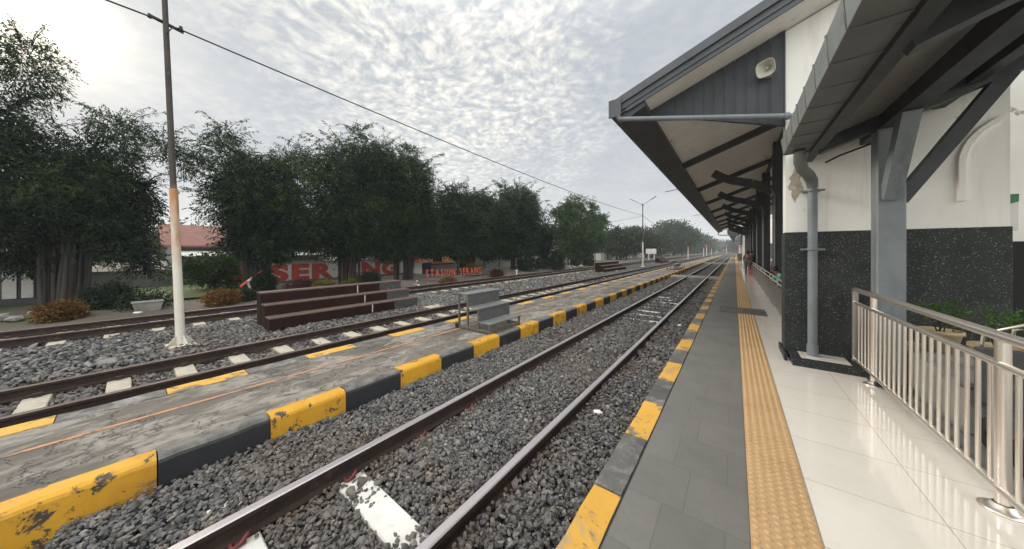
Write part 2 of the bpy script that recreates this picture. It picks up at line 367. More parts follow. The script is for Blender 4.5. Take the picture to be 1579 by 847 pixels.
mt['wall_dark'] = M('dark_shutter', (.085, .088, .095), (.06, .062, .068), 2, .8)
mt['paint_red'] = M('mural_red', (.60, .085, .060), (.50, .070, .052), 2, .8, 0, ((.25, .09, .07), 5, .64, .8))
mt['paint_navy'] = M('mural_navy', (.030, .042, .080), (.022, .03, .06), 2, .8)
mt['sign_red'] = M('sign_letter_red', (.74, .105, .080), (.64, .09, .07), 3, .55)
mt['tile_red'] = M('clay_roof_tile', (.23, .105, .085), (.16, .078, .064), 2, .85, 0, ((.09, .05, .04), 3, .58, .72), (.6, 14))
mt['tile_orange'] = M('orange_roof_tile', (.36, .13, .06), (.25, .085, .045), 3, .85, 0, ((.12, .06, .04), 4, .58, .72), (.6, 14))
mt['roof_grey'] = M('weathered_grey_roof', (.20, .195, .18), (.14, .135, .125), 1, .85, 0, ((.10, .09, .08), 2, .56, .72), (.4, 10))
mt['stone_pale'] = M('pale_rock', (.23, .225, .21), (.15, .145, .135), 4, .9, 0, ((.09, .09, .08), 6, .55, .7), (.7, 20))
mt['white'] = M('white_paint', (.70, .69, .66), (.60, .58, .55), 4, .6)
mt['concrete'] = M('crossing_concrete', (.31, .29, .25), (.23, .21, .18), 3, .85, 0, ((.14, .12, .10), 5, .58, .72), (.3, 30))
mt['iron'] = M('cast_iron_cover', (.185, .17, .145), (.08, .073, .063), 7, .65, .2, None, (.4, 60))
mt['yellow'] = M('yellow_post_paint', (.48, .33, .09), (.38, .25, .07), 5, .6)
m, t, b, v = new_mat('red_signal_lamp')
setb(t, b, col=(.6, .02, .03), rough=.4)
b.inputs['Emission Color'].default_value = (1, .06, .08, 1); b.inputs['Emission Strength'].default_value = 1.6
mt['signal'] = m
mt['skin'] = M('brown_skin', (.32, .17, .11), (.27, .14, .09), 8, .55, bmp=None)
mt['hair'] = M('black_hair', (.010, .009, .009), None, 30, .5)
mt['cloth_turq'] = M('turquoise_cloth', (.16, .55, .50), (.13, .47, .43), 12, .85)
mt['cloth_grey'] = M('grey_cloth', (.15, .125, .11), (.11, .09, .08), 12, .9)
mt['cloth_black'] = M('black_cloth', (.016, .015, .016), None, 12, .9)
mt['cloth_navy'] = M('navy_cloth', (.025, .032, .09), (.02, .025, .07), 12, .9)
mt['cloth_white'] = M('pale_cloth', (.50, .52, .52), (.42, .44, .44), 12, .9)
mt['cloth_pink'] = M('pink_cloth', (.55, .12, .17), None, 12, .8)
mt['pot'] = M('cream_pot', (.46, .36, .21), (.36, .27, .15), 5, .7)
mt['planter'] = M('grey_planter_box', (.27, .26, .245), (.20, .19, .18), 3, .8)
mt['dark_void'] = M('dark_interior', (.018, .018, .02), None, 3, .9)
mt['notice_green'] = M('notice_green', (.02, .16, .07), None, 4, .5)
mt['notice_brown'] = M('notice_brown', (.26, .13, .05), None, 4, .5)
mt['tyre'] = M('black_rubber', (.014, .014, .014), None, 10, .8)

# ------------------------------------------------------------------ mesh builder
class MB:
    def __init__(s): s.v = []; s.f = []; s.m = []; s.sm = []
    def add(s, vs, fs, mi=0, smooth=False):
        o = len(s.v); s.v += [tuple(p) for p in vs]
        for f in fs:
            s.f.append([o+i for i in f]); s.m.append(mi); s.sm.append(smooth)
        return s
    def box(s, x0, x1, y0, y1, z0, z1, mi=0):
        vs = [(x0, y0, z0), (x1, y0, z0), (x1, y1, z0), (x0, y1, z0), (x0, y0, z1), (x1, y0, z1), (x1, y1, z1), (x0, y1, z1)]
        return s.add(vs, [(0, 3, 2, 1), (4, 5, 6, 7), (0, 1, 5, 4), (1, 2, 6, 5), (2, 3, 7, 6), (3, 0, 4, 7)], mi)
    def bbox(s, x0, x1, y0, y1, z0, z1, r=.01, mi=0):
        """box with chamfered edges"""
        vs = []; ids = {}
        X, Y, Z = (x0, x1), (y0, y1), (z0, z1)
        r = min(r, (x1-x0)*.45, (y1-y0)*.45, (z1-z0)*.45)
        for i in (0, 1):
            for j in (0, 1):
                for k in (0, 1):
                    sx, sy, sz = 1-2*i, 1-2*j, 1-2*k
                    for a, p in enumerate(((X[i], Y[j]+sy*r, Z[k]+sz*r), (X[i]+sx*r, Y[j], Z[k]+sz*r), (X[i]+sx*r, Y[j]+sy*r, Z[k]))):
                        ids[(i, j, k, a)] = len(vs); vs.append(p)
        fs = []
        q = lambda *l: fs.append([ids[t_] for t_ in l])
        for i in (0, 1): q((i, 0, 0, 0), (i, 1, 0, 0), (i, 1, 1, 0), (i, 0, 1, 0))
        for j in (0, 1): q((0, j, 0, 1), (1, j, 0, 1), (1, j, 1, 1), (0, j, 1, 1))
        for k in (0, 1): q((0, 0, k, 2), (1, 0, k, 2), (1, 1, k, 2), (0, 1, k, 2))
        for i in (0, 1):
            for j in (0, 1): q((i, j, 0, 0), (i, j, 1, 0), (i, j, 1, 1), (i, j, 0, 1))
        for i in (0, 1):
            for k in (0, 1): q((i, 0, k, 0), (i, 1, k, 0), (i, 1, k, 2), (i, 0, k, 2))
        for j in (0, 1):
            for k in (0, 1): q((0, j, k, 1), (1, j, k, 1), (1, j, k, 2), (0, j, k, 2))
        for i in (0, 1):
            for j in (0, 1):
                for k in (0, 1): q((i, j, k, 0), (i, j, k, 1), (i, j, k, 2))
        return s.add(vs, fs, mi)
    def beam(s, p, q, w, h, up=(0, 0, 1), mi=0):
        p, q = Vector(p), Vector(q); d = (q-p).normalized(); u = Vector(up)
        a = d.cross(u)
        if a.length < 1e-4: a = d.cross(Vector((0, 1, 0)))
        a.normalize(); b_ = a.cross(d)
        vs = []
        for c in (p, q):
            for (i, j) in ((-1, -1), (1, -1), (1, 1), (-1, 1)): vs.append(c+a*(i*w/2)+b_*(j*h/2))
        return s.add(vs, [(0, 1, 2, 3), (7, 6, 5, 4), (0, 4, 5, 1), (1, 5, 6, 2), (2, 6, 7, 3), (3, 7, 4, 0)], mi)
    def tube(s, pts, r, n=8, mi=0, cap=True):
        pts = [Vector(p) for p in pts]; k = len(pts)
        rs = r if hasattr(r, '__len__') else [r]*k
        rings = []; prev = None
        for i, p in enumerate(pts):
            d = (pts[min(i+1, k-1)]-pts[max(i-1, 0)]).normalized()
            a = prev if prev is not None else (Vector((0, 0, 1)) if abs(d.z) < .9 else Vector((1, 0, 0)))
            a = (a-d*a.dot(d)).normalized(); prev = a; b_ = d.cross(a)
            rings.append([p+(a*math.cos(2*math.pi*j/n)+b_*math.sin(2*math.pi*j/n))*rs[i] for j in range(n)])
        vs = [x for rg in rings for x in rg]; fs = []
        for i in range(k-1):
            for j in range(n): fs.append((i*n+j, i*n+(j+1) % n, (i+1)*n+(j+1) % n, (i+1)*n+j))
        s.add(vs, fs, mi, True)
        if cap: s.add(rings[0][::-1], [list(range(n))], mi); s.add(rings[-1], [list(range(n))], mi)
        return s
    def lathe(s, prof, c=(0, 0, 0), n=20, mi=0, rot=None, sq=0.0):
        vs = []; fs = []; c = Vector(c); k = len(prof)
        for r, z in prof:
            for j in range(n):
                a = 2*math.pi*j/n; ca, sa = math.cos(a), math.sin(a)
                m_ = 1.0/((abs(ca)**4+abs(sa)**4)**.25)
                rr = r*(1+(m_-1)*sq)
                p = Vector((rr*ca, rr*sa, z))
                if rot is not None: p = rot @ p
                vs.append(c+p)
        for i in range(k-1):
            for j in range(n): fs.append((i*n+j, i*n+(j+1) % n, (i+1)*n+(j+1) % n, (i+1)*n+j))
        return s.add(vs, fs, mi, True)
    def prism(s, poly, axis, a0, a1, mi=0):
        """poly = 2D points in the two remaining axes, extruded along axis"""
        def mk(u, v_, a): return {'x': (a, u, v_), 'y': (u, a, v_), 'z': (u, v_, a)}[axis]
        n = len(poly); vs = [mk(u, v_, a0) for u, v_ in poly]+[mk(u, v_, a1) for u, v_ in poly]
        fs = [list(range(n)), list(range(2*n-1, n-1, -1))]+[(i, i+n, (i+1) % n+n, (i+1) % n) for i in range(n)]
        return s.add(vs, fs, mi)
    def build(s, name, mats, parent=None, loc=(0, 0, 0)):
        if not isinstance(mats, (list, tuple)): mats = [mats]
        off = np.array(loc, float)
        if parent is not None: off = np.array(parent['_w'][:], float) if '_w' in parent else off
        V = np.array(s.v, float)-off
        me = bpy.data.meshes.new(name)
        me.from_pydata(V.tolist(), [], s.f)
        me.polygons.foreach_set('material_index', s.m); me.polygons.foreach_set('use_smooth', s.sm)
        for m_ in mats: me.materials.append(m_)
        me.update()
        o = bpy.data.objects.new(name, me); COL.objects.link(o)
        o['_w'] = tuple(off)
        if parent is not None: o.parent = parent
        else: o.location = loc
        return o

def tag(o, label, cat, group=None, kind=None):
    if label: o['label'] = label
    if cat: o['category'] = cat
    if group: o['group'] = group
    if kind: o['kind'] = kind
    return o
def thing(name, label, cat, loc=(0, 0, 0), group=None):
    o = bpy.data.objects.new(name, None); COL.objects.link(o); o.location = loc
    o.empty_display_size = .2; o['_w'] = tuple(float(x) for x in loc)
    return tag(o, label, cat, group)
def struct(o): o['kind'] = 'structure'; return o
def dup(root, loc, label=None):
    r = root.copy(); COL.objects.link(r); r.location = loc
    if label: r['label'] = label
    for ch in root.children:
        c = ch.copy(); COL.objects.link(c); c.parent = r
        for g in ch.children:
            d = g.copy(); COL.objects.link(d); d.parent = c
    return r
def npmesh(name, V, F, mat, parent=None, smooth=False, loc=(0, 0, 0)):
    """V (n,3) array, F (m,k) int array"""
    off = np.array(parent['_w'][:], float) if parent is not None else np.array(loc, float)
    V = V-off
    me = bpy.data.meshes.new(name); k = F.shape[1]
    me.vertices.add(len(V)); me.vertices.foreach_set('co', V.astype(np.float32).ravel())
    me.loops.add(F.size); me.loops.foreach_set('vertex_index', F.astype(np.int32).ravel())
    me.polygons.add(len(F)); me.polygons.foreach_set('loop_start', np.arange(0, F.size, k, dtype=np.int32))
    me.polygons.foreach_set('loop_total', np.full(len(F), k, dtype=np.int32))
    if smooth: me.polygons.foreach_set('use_smooth', np.ones(len(F), dtype=bool))
    if not smooth: me.polygons.foreach_set('use_smooth', np.zeros(len(F), dtype=bool))
    me.materials.append(mat); me.update(calc_edges=True)
    o = bpy.data.objects.new(name, me); COL.objects.link(o); o['_w'] = tuple(off)
    if parent is not None: o.parent = parent
    else: o.location = loc
    return o

# ================================================================== GROUND
def sheet(name, x0, x1, y0, y1, z, mat, nx=1, ny=1, amp=0.0, seed=1):
    xs = np.linspace(x0, x1, nx+1); ys = np.linspace(y0, y1, ny+1)
    X, Y = np.meshgrid(xs, ys)
    g = np.random.default_rng(seed)
    Z = np.full_like(X, z)
    if amp:
        h = np.zeros_like(X)
        for k in range(10):
            fx, fy = g.normal(0, .8, 2)*(1+k*.25); h += np.sin(X*fx+Y*fy+g.uniform(0, 6.28))/(1+k*.4)
        Z = Z+h*amp/3.0
    V = np.stack([X.ravel(), Y.ravel(), Z.ravel()], 1)
    i = np.arange(ny)[:, None]*(nx+1)+np.arange(nx)[None, :]
    F = np.stack([i, i+1, i+nx+2, i+nx+1], -1).reshape(-1, 4)
    return struct(npmesh(name, V, F, mat, smooth=bool(amp)))
sheet('ground', -900, 900, -300, 1500, -.42, mt['ground'])
sheet('garden_soil', -70, -13.0, -25, 140, -.24, mt['soil'], 120, 220, .035, 3)
sheet('lawn', -24.5, -16.4, -1.6, 3.2, -.165, mt['grass'], 20, 14, .03, 5)
for nm, x0, x1, z in (('ballast_bed', -13.05, -5.25, -.325), ('ballast_bed', -3.6, -.72, -.285)):
    tag(sheet(nm, x0, x1, -14, 420, z, mt['bed']), None, None, None, 'structure')

# crushed stones, each one modelled; the nearest beds only
ico_v = []
ph = (1+5**.5)/2
for a, b_ in ((1, ph), (-1, ph), (1, -ph), (-1, -ph)):
    ico_v += [(0, a, b_), (a, b_, 0), (b_, 0, a)]
ico_v = np.array(ico_v, float); ico_v /= np.linalg.norm(ico_v[0])
ico_f = []
for i in range(12):
    for j in range(i+1, 12):
        for k in range(j+1, 12):
            e = [np.linalg.norm(ico_v[i]-ico_v[j]), np.linalg.norm(ico_v[j]-ico_v[k]), np.linalg.norm(ico_v[i]-ico_v[k])]
            if max(e) < 1.06:
                nrm = np.cross(ico_v[j]-ico_v[i], ico_v[k]-ico_v[i])
                ico_f.append((i, j, k) if nrm @ ico_v[i] > 0 else (i, k, j))
ico_f = np.array(ico_f)
def stones(name, zones, keep=None, seed=1):
    g = np.random.default_rng(seed); P = []; S = []
    for (x0, x1, y0, y1, z, dens, size, zamp) in zones:
        n = int((x1-x0)*(y1-y0)*dens)
        x = g.uniform(x0, x1, n); y = g.uniform(y0, y1, n)
        zz = z+g.uniform(-.6, 1.0, n)*zamp+.012*np.sin(x*5.1+y*2.3)+.01*np.sin(x*2.2-y*3.7)
        P.append(np.stack([x, y, zz], 1)); S.append(size*np.exp(g.normal(0, .30, n)))
    P = np.concatenate(P); S = np.concatenate(S)
    if keep is not None:
        k = keep(P, g); P, S = P[k], S[k]
    n = len(P)
    A = g.normal(size=(n, 3, 3)); Q, _ = np.linalg.qr(A)
    sc3 = np.stack([g.uniform(.75, 1.25, n), g.uniform(.6, 1.0, n), g.uniform(.4, .75, n)], 1)
    jit = 1+g.uniform(-.38, .26, (n, 12, 1))
    loc = ico_v[None]*jit*sc3[:, None, :]*(S[:, None, None]*.5)
    V = np.einsum('nij,nkj->nki', Q, loc)
    V[:, :, 2] *= .85
    V += P[:, None, :]
    F = ico_f[None]+(np.arange(n)*12)[:, None, None]
    o = npmesh(name, V.reshape(-1, 3), F.reshape(-1, 3), mt['stone'])
    o['kind'] = 'stuff'
    return o
T1 = (-1.423, -2.55); T2 = (-5.95, -7.10); T3 = (-11.10, -12.25)
SL1 = [.42, 1.09]+[8.3+.66*k for k in range(10)]
def keep1(P, g):
    x, y, z = P.T
    k = np.ones(len(P), bool)
    for r in T1: k &= ~((np.abs(x-r) < .045) & (z < .1))
    inner = (x > T1[1]+.05) & (x < T1[0]-.05)
    for i, sy in enumerate(SL1):
        on = inner & (np.abs(y-sy) < (.115 if i < 2 else .10))
        edge = np.sin(x*9.0+i*2.1+sy)*.5+g.normal(0, .35, len(P))
        drop = edge < (.42 if i < 2 else (.75 if i < 8 else .3)+.25*math.sin(i*2.3))
        k &= ~(on & drop)
    return k
stones('ballast_stones', [
    (-3.52, -2.62, -.3, 5.0, -.232, 2700, .038, .028), (-2.48, -1.49, .0, 5.0, -.252, 2800, .038, .028), (-1.36, -.80, .3, 5.0, -.20, 2800, .038, .04),
    (-3.52, -2.62, 5.0, 11, -.25, 1050, .053, .028), (-2.48, -1.49, 5.0, 11, -.252, 1050, .052, .028), (-1.36, -.80, 5.0, 11, -.21, 1050, .052, .035),
    (-3.52, -.80, 11, 22, -.252, 330, .075, .028)], keep1, 11)
def keep2(P, g):
    x, y, z = P.T
    k = np.ones(len(P), bool)
    for r in T2+T3: k &= ~(np.abs(x-r) < .07)
    ph_ = (y+.71) % .62; d2 = np.minimum(ph_, .62-ph_)
    k &= ~((x < -5.55) & (x > -7.75) & (d2 < .12) & (g.uniform(size=len(P)) < np.where(y < 5, .95, .6)))
    ph_ = (y+4.2) % .66; d3 = np.minimum(ph_, .66-ph_)
    k &= ~((x < -10.62) & (x > -12.75) & (d3 < .12) & (g.uniform(size=len(P)) < .95))
    return k
stones('ballast_stones', [
    (-7.9, -5.35, -3.5, 6, -.295, 640, .058, .028), (-10.7, -7.9, -4.5, 8, -.28, 460, .066, .035), (-12.9, -10.7, -6, 8, -.295, 280, .072, .03),
    (-12.9, -5.35, 6, 16, -.295, 110, .11, .035), (-12.9, -5.35, 16, 30, -.295, 45, .14, .035)], keep2, 12)

# ================================================================== RAILS AND SLEEPERS
def rail(x, y0, y1, label, head, grp):
    pr = [(-.058, -.25), (.058, -.25), (.058, -.236), (.012, -.222), (.009, -.148), (.033, -.138), (.034, -.108), (.027, -.1005), (-.027, -.1005), (-.034, -.108), (-.033, -.138), (-.009, -.148), (-.012, -.222), (-.058, -.236)]
    mb = MB(); ys = [y0, -1, 3, 8, 16, 30, 60, 120, y1]
    n = len(pr)
    vs = [(x+p[0], y, p[1]) for y in ys for p in pr]
    for i in range(len(ys)-1):
        for j in range(n):
            mi = 1 if j in (6, 7, 8) else 0
            mb.add([vs[i*n+j], vs[i*n+(j+1) % n], vs[(i+1)*n+(j+1) % n], vs[(i+1)*n+j]], [(0, 1, 2, 3)], mi)
    return tag(mb.build('railway_rail', [mt['rail_side'], head], loc=(0, 0, 0)), label, 'rail', grp)
rail(T1[0], -10, 420, 'nearest rail, between the grey paved platform and the middle of its track', mt['rail_head'], 'rails of the near track')
rail(T1[1], -10, 420, 'shiny worn rail beside the yellow and black kerb of the narrow island platform', mt['rail_head'], 'rails of the near track')
rail(T2[0], -14, 420, 'rusty rail along the far side of the narrow island platform', mt['rail_head_dull'], 'rails of the middle track')
rail(T2[1], -14, 420, 'rusty rail of the middle track, on its side towards the brown benches', mt['rail_head_dull'], 'rails of the middle track')
rail(T3[0], -22, 420, 'rusty rail just behind the brown stepped bench and white lamp pole', mt['rail_head_dull'], 'rails of the far track')
rail(T3[1], -22, 420, 'farthest rusty rail, beside the garden soil and bushes', mt['rail_head_dull'], 'rails of the far track')

def sleeper(name, xs, y, zt, mat, clipmat, label, grp, clips=True, half=1.0, fine=True):
    cx = (xs[0]+xs[1])/2
    root = thing(name, label, 'sleeper', (cx, y, zt), grp)
    mb = MB()
    poly = [(y-.125, zt-.2), (y+.125, zt-.2), (y+.105, zt-.008), (y+.097, zt), (y-.097, zt), (y-.105, zt-.008)]
    mb.prism(poly, 'x', cx-half, cx+half)
    mb.build('sleeper_body', mat, root)
    if clips:
        for r in xs:
            for s in (-1, 1):
                c = MB(); pts = []
                for k in range(7 if fine else 4):
                    a = -.5+k*(math.pi+1.0)/(6 if fine else 3)
                    pts.append((r+s*(.062+.035*math.sin(max(0, min(math.pi, a)))), y+.045*math.cos(a), zt+.03+.022*math.sin(k*1.1)))
                c.tube(pts, .0125, 6 if fine else 4)
                c.bbox(r+s*.075-.02, r+s*.075+.02, y-.03, y+.03, zt, zt+.018, .004)
                c.build('rail_clip', clipmat, root)
    return root
sleeper('concrete_sleeper', T1, 1.09, -.252, mt['sleeper_white'], mt['clip_red'], 'white sleeper with red clips, most exposed one in the near track', 'sleepers of the near track')
sleeper('concrete_sleeper', T1, .42, -.252, mt['sleeper_white'], mt['clip_red'], 'white sleeper with red clips, closest to the camera in the near track', 'sleepers of the near track')
s0 = None
for sy in SL1[2:]:
    lab = 'pale sleeper half buried in ballast between the near rails, mid-distance'
    if s0 is None: s0 = sleeper('concrete_sleeper', T1, sy, -.252, mt['sleeper_white'], mt['clip_rust'], lab, 'half buried sleepers of the near track', True, 1.0, False)
    else: dup(s0, (s0.location.x, sy, s0.location.z))
# clips of near sleepers that the stones cover
for sy in (1.76, 2.42):
    sleeper('concrete_sleeper', T1, sy, -.262, mt['sleeper'], mt['clip_red'], 'ballast-covered sleeper showing only its red clips, second stretch of the near track' if sy < 2 else 'ballast-covered sleeper with red clips, farther of the two covered ones near the camera', 'sleepers of the near track')
s0 = None
for k in range(29):
    y = -1.95+.62*k
    lab = 'pale concrete sleeper between the rails of the middle track'
    if s0 is None: s0 = sleeper('concrete_sleeper', T2, y, -.252, mt['sleeper'], mt['clip_rust'], lab, 'sleepers of the middle track', True, 1.0, False)
    else: dup(s0, (s0.location.x, y, s0.location.z))
s0 = None
for k in range(54):
    y = -4.86+.66*k
    lab = 'pale concrete sleeper whose end sticks out of the ballast under the far track'
    if s0 is None: s0 = sleeper('concrete_sleeper', T3, y, -.252, mt['sleeper'], mt['clip_rust'], lab, 'sleepers of the far track', True, 1.0, False)
    else: dup(s0, (s0.location.x, y, s0.location.z))

# loose slabs of stone beside the middle track
mb = MB(); mb.bbox(-8.35, -8.05, -.32, -.12, -.275, -.20, .02)
tag(mb.build('concrete_slab', mt['stone_pale'], loc=(-8.2, -.22, -.275)), 'loose grey slab lying in the ballast to the left of the white lamp pole', 'slab')
mb = MB(); mb.bbox(-8.2, -7.85, 5.9, 6.5, -.285, -.25, .01)
tag(mb.build('concrete_slab', mt['sleeper'], loc=(-8, 6.2, -.285)), 'flat pale slab in the ballast at the right foot of the brown bench', 'slab')
mb = MB(); mb.bbox(-9.2, -8.95, 2.05, 2.25, -.275, -.235, .01)
tag(mb.build('concrete_slab', mt['white'], loc=(-9.1, 2.1, -.275)), 'small white block in the ballast at the left foot of the brown bench', 'slab')

# ================================================================== PLATFORMS
def kerb_run(name, prof, y0, period, phase, yend, mats, inner=None):
    """blocks of alternating paint; prof = list of (x, z) points across the kerb"""
    mb = MB(); half = period/2; k = 0; y = phase
    while y > y0: y -= period
    i = 0
    while y < yend:
        a, b_ = max(y, y0), min(y+half, yend); mi = i % 2
        n = len(prof)
        if b_ > a:
            g = .004; dz = random.uniform(-.006, .004); dx = random.uniform(-.006, .006)
            seg = 6 if a < 12 else 1
            ys = [a+g+(b_-a-2*g)*q/seg for q in range(seg+1)]
            vs = []
            for yy in ys:
                wob = (random.uniform(-.004, .004), random.uniform(-.004, .004)) if seg > 1 else (0, 0)
                for j, (px_, pz) in enumerate(prof):
                    top = 1 if 0 < j < n-1 else 0
                    vs.append((px_+dx+wob[0]*top, yy, pz+(dz+wob[1])*top))
            fs = []
            for q in range(seg):
                for j in range(n-1): fs.append((q*n+j, q*n+j+1, (q+1)*n+j+1, (q+1)*n+j))
            fs.append(list(range(n))[::-1]); fs.append([seg*n+j for j in range(n)])
            mb.add(vs, fs, mi)
        y += half; i += 1
    return struct(mb.build(name, mats))
mb = MB(); mb.box(-5.06, -3.69, -14, 150, -.42, -.012)
struct(mb.build('island_platform', mt['flake']))
kerb_run('island_platform_kerb', [(-3.53, -.42), (-3.53, -.035), (-3.538, -.012), (-3.56, .008), (-3.585, .012), (-3.70, .006), (-3.70, -.1)], -14, 1.37, .815, 110, [mt['kerb_yellow'], mt['kerb_black']])
kerb_run('island_platform_kerb', [(-5.05, -.1), (-5.05, -.006), (-5.27, -.006), (-5.285, -.012), (-5.29, -.42)], -14, 1.373, .255, 110, [mt['kerb_yellow_flat'], mt['kerb_grey']])
sheet('platform_line', -4.565, -4.515, -14, 60, -.008, mt['line_orange'], 1, 40)
# main platform
mb = MB(); mb.box(-.577, .068, -8, 90, -.42, 0)
struct(mb.build('platform_paving', mt['paving']))
mb = MB(); mb.box(.382, 1.45, -8, 90, -.42, .002)
struct(mb.build('tiled_platform_floor', mt['tile']))
mb = MB(); mb.box(1.452, 9, -8, 90, -.42, -.03)
struct(mb.build('inner_floor', mt['planter']))
kerb_run('platform_kerb', [(-.775, -.42), (-.775, -.02), (-.768, -.004), (-.755, .0), (-.587, .002), (-.582, -.06)], -8, 1.385, 1.255, 90, [mt['kerb_yellow_flat'], mt['kerb_grey']])
# tactile paving: real studs close by
mb = MB(); mb.box(.070, .380, -8, 90, -.2, .004)
V0 = []; F0 = []
pitch = .0513; prof = [(.0152, 0), (.0142, .0045), (.0110, .0072), (.0055, .0084)]
n = 10
for r in range(int((13-.3)/pitch)):
    yy = .3+r*pitch
    far = yy > 5
    m_ = 6 if far else n
    for c in range(6):
        xx = .070+.0256+c*.0518
        o = len(mb.v)
        vs = [(xx+pr*1.15*math.cos(2*math.pi*j/m_), yy+pr*1.15*math.sin(2*math.pi*j/m_), .004+pz) for pr, pz in prof for j in range(m_)]+[(xx, yy, .0128)]
        fs = [(i*m_+j, i*m_+(j+1) % m_, (i+1)*m_+(j+1) % m_, (i+1)*m_+j) for i in range(3) for j in range(m_)]+[(3*m_+j, 3*m_+(j+1) % m_, 4*m_) for j in range(m_)]
        mb.add(vs, fs, 0, True)
for r in range(60):
    yy = -8+.31*r*1.0
o = struct(mb.build('tactile_paving', mt['tactile']))
# dark joints between the tactile tiles and at the paving edge
mb = MB()
for k in range(70):
    yy = .21+.308*k
    mb.box(.071, .379, yy-.0012, yy+.0012, .0035, .0044)
struct(mb.build('tactile_joint', mt['iron']))
sheet('paving_edge_gap', -.584, -.575, -8, 90, .0028, mt['dark_void'])
# drain cover let into the platform
root = thing('drain_cover', 'rectangular iron drain cover let into the grey paving beside the tactile strip', 'drain cover', (.17, 9.9, 0))
mb = MB(); mb.box(-.33, .64, 9.4, 10.4, .002, .012); mb.build('cover_frame', mt['iron'], root)
mb = MB()
for k in range(2): mb.bbox(-.30+k*.46, .14+k*.46, 9.44, 10.36, .012, .018, .003)
mb.build('cover_plate', mt['iron'], root)
# pedestrian crossings of concrete slabs over the near track
for yc, lab in ((22.8, 'concrete slab crossing over the near track, the closer of two'), (50, 'concrete slab crossing over the near track, the farther of two')):
    root = thing('track_crossing', lab, 'crossing', (-2, yc, -.3), 'slab crossings over the near track')
    for x0, x1 in ((-3.5, -2.62), (-2.47, -1.5), (-1.34, -.79)):
        mb = MB(); mb.bbox(x0, x1, yc-.75, yc+.75, -.3, -.095, .015); mb.build('crossing_slab', mt['concrete'], root)

# ================================================================== STATION BUILDING (end wall with gable, plinth)
YW = 6.1
root = thing('station_building', 'white plastered station end wall with black pebbledash dado and blind arch', 'building', (1.6, YW, 0))
mb = MB()
zr = lambda x: 4.11+.36*(x+1.8)           # underside of the big roof
mb.prism([(.62, 1.88), (2.50, 1.88), (2.50, 5.7), (2.5, zr(2.5)-.02), (.62, zr(.62)-.02)], 'y', YW, YW+.32)
mb.build('plaster_wall', mt['plaster'], root)
mb = MB(); mb.bbox(.605, 2.51, YW-.02, YW+.33, 0, 1.88, .006)
mb.build('dado', mt['dado'], root)
# recessed wall right of the corner with the dark opening
mb = MB(); mb.box(2.50, 8, YW+.75, YW+1.0, 1.72, 5.6); mb.build('recess_wall', mt['plaster'], root)
mb = MB(); mb.box(2.52, 8, YW+.70, YW+1.02, 0, 1.72); mb.build('recess_dado', mt['dark_void'], root)
# blind arch moulding on the wall
mb = MB(); cx, cz = 2.72, 2.66
prev = None
for k in range(13):
    a = math.pi*(1-k/24.0)
    p = (cx+.55*math.cos(a), YW-.012, cz+.55*math.sin(a))
    if prev and p[0] < 2.497: mb.beam(prev, p, .05, .07, up=(0, 1, 0))
    prev = p
mb.beam((cx-.55, YW-.012, 2.2), (cx-.55, YW-.012, cz), .05, .07, up=(0, 1, 0))
mb.build('arch_moulding', mt['plaster'], root)
# stepped plinth with a tile patch
mb = MB(); mb.bbox(.64, 1.33, 5.62, YW-.022, 0, .095, .008); mb.bbox(.575, .604, 5.8, YW+.42, 0, .10, .006); mb.build('plinth', mt['dado'], root)
mb = MB(); mb.box(.745, 1.22, 5.735, YW-.03, .0955, .101); mb.build('plinth_tile', mt['tile'], root)
# peeled patches
def patch(name, cx_, cz_, rx, rz, mat, y, seed):
    g = random.Random(seed); mb = MB(); n = 64
    pts = [(cx_+rx*math.cos(2*math.pi*i/n)*(.82+.22*math.sin(i*.7+seed)+g.uniform(-.09, .09)), cz_+rz*math.sin(2*math.pi*i/n)*(.86+.2*math.sin(i*.45+2*seed)+g.uniform(-.08, .08))) for i in range(n)]
    mb.prism(pts, 'y', y, y+.004)
    return mb.build(name, mat, root)
patch('peeled_patch', .73, 2.60, .085, .25, mt['peeled'], YW-.0035, 3)
patch('peeled_patch', 2.23, 3.22, .10, .045, mt['peeled'], YW-.0035, 5)
# drainpipe on the corner
mb = MB(); mb.tube([(.885, 5.93, .10), (.885, 5.93, 2.50)], .052, 18); mb.tube([(.885, 5.93, .10), (.885, 5.93, .26)], .062, 18)
pipe = mb.build('drainpipe', mt['steel_grey'], root)
for z in (1.62, 2.46):
    mb = MB(); mb.lathe([(.060, z-.016), (.064, z-.016), (.064, z+.016), (.060, z+.016)], (.885, 5.93, 0), 18)
    mb.bbox(.945, 1.01, 5.915, 5.945, z-.014, z+.014, .003); mb.bbox(.76, .825, 5.915, 5.945, z-.014, z+.014, .003); mb.bbox(.80, .97, 5.98, YW-.021, z-.014, z+.014, .003)
    c = mb.build('pipe_bracket', mt['steel_grey'], root)
mb = MB(); mb.tube([(.885, 5.93, 2.50), (.875, 5.92, 2.60), (.82, 5.80, 2.68), (.74, 5.62, 2.72), (.70, 5.50, 2.80), (.69, 5.44, 2.95)], [.056, .068, .068, .066, .064, .06], 16)
mb.build('pipe_elbow', mt['zinc_dark'], root)

# ================================================================== BIG PLATFORM ROOF
root = thing('platform_canopy', 'long grey platform roof on dark posts with slate boarded gable end', 'canopy', (0, 26, 4))
Y0, Y1 = 5.5, 48.0
zt = lambda x: zr(x)+.27
mb = MB(); mb.prism([(-1.70, zr(-1.7)+.02), (6, zr(6)+.02), (6, zt(6)), (-1.70, zt(-1.7))], 'y', Y0+.08, Y1); mb.build('roof', mt['roof_sheet'], root)
mb = MB(); mb.prism([(-1.60, zr(-1.6)), (6, zr(6)), (6, zr(6)+.018), (-1.60, zr(-1.6)+.018)], 'y', Y0+.08, Y1); mb.build('soffit', mt['soffit'], root)
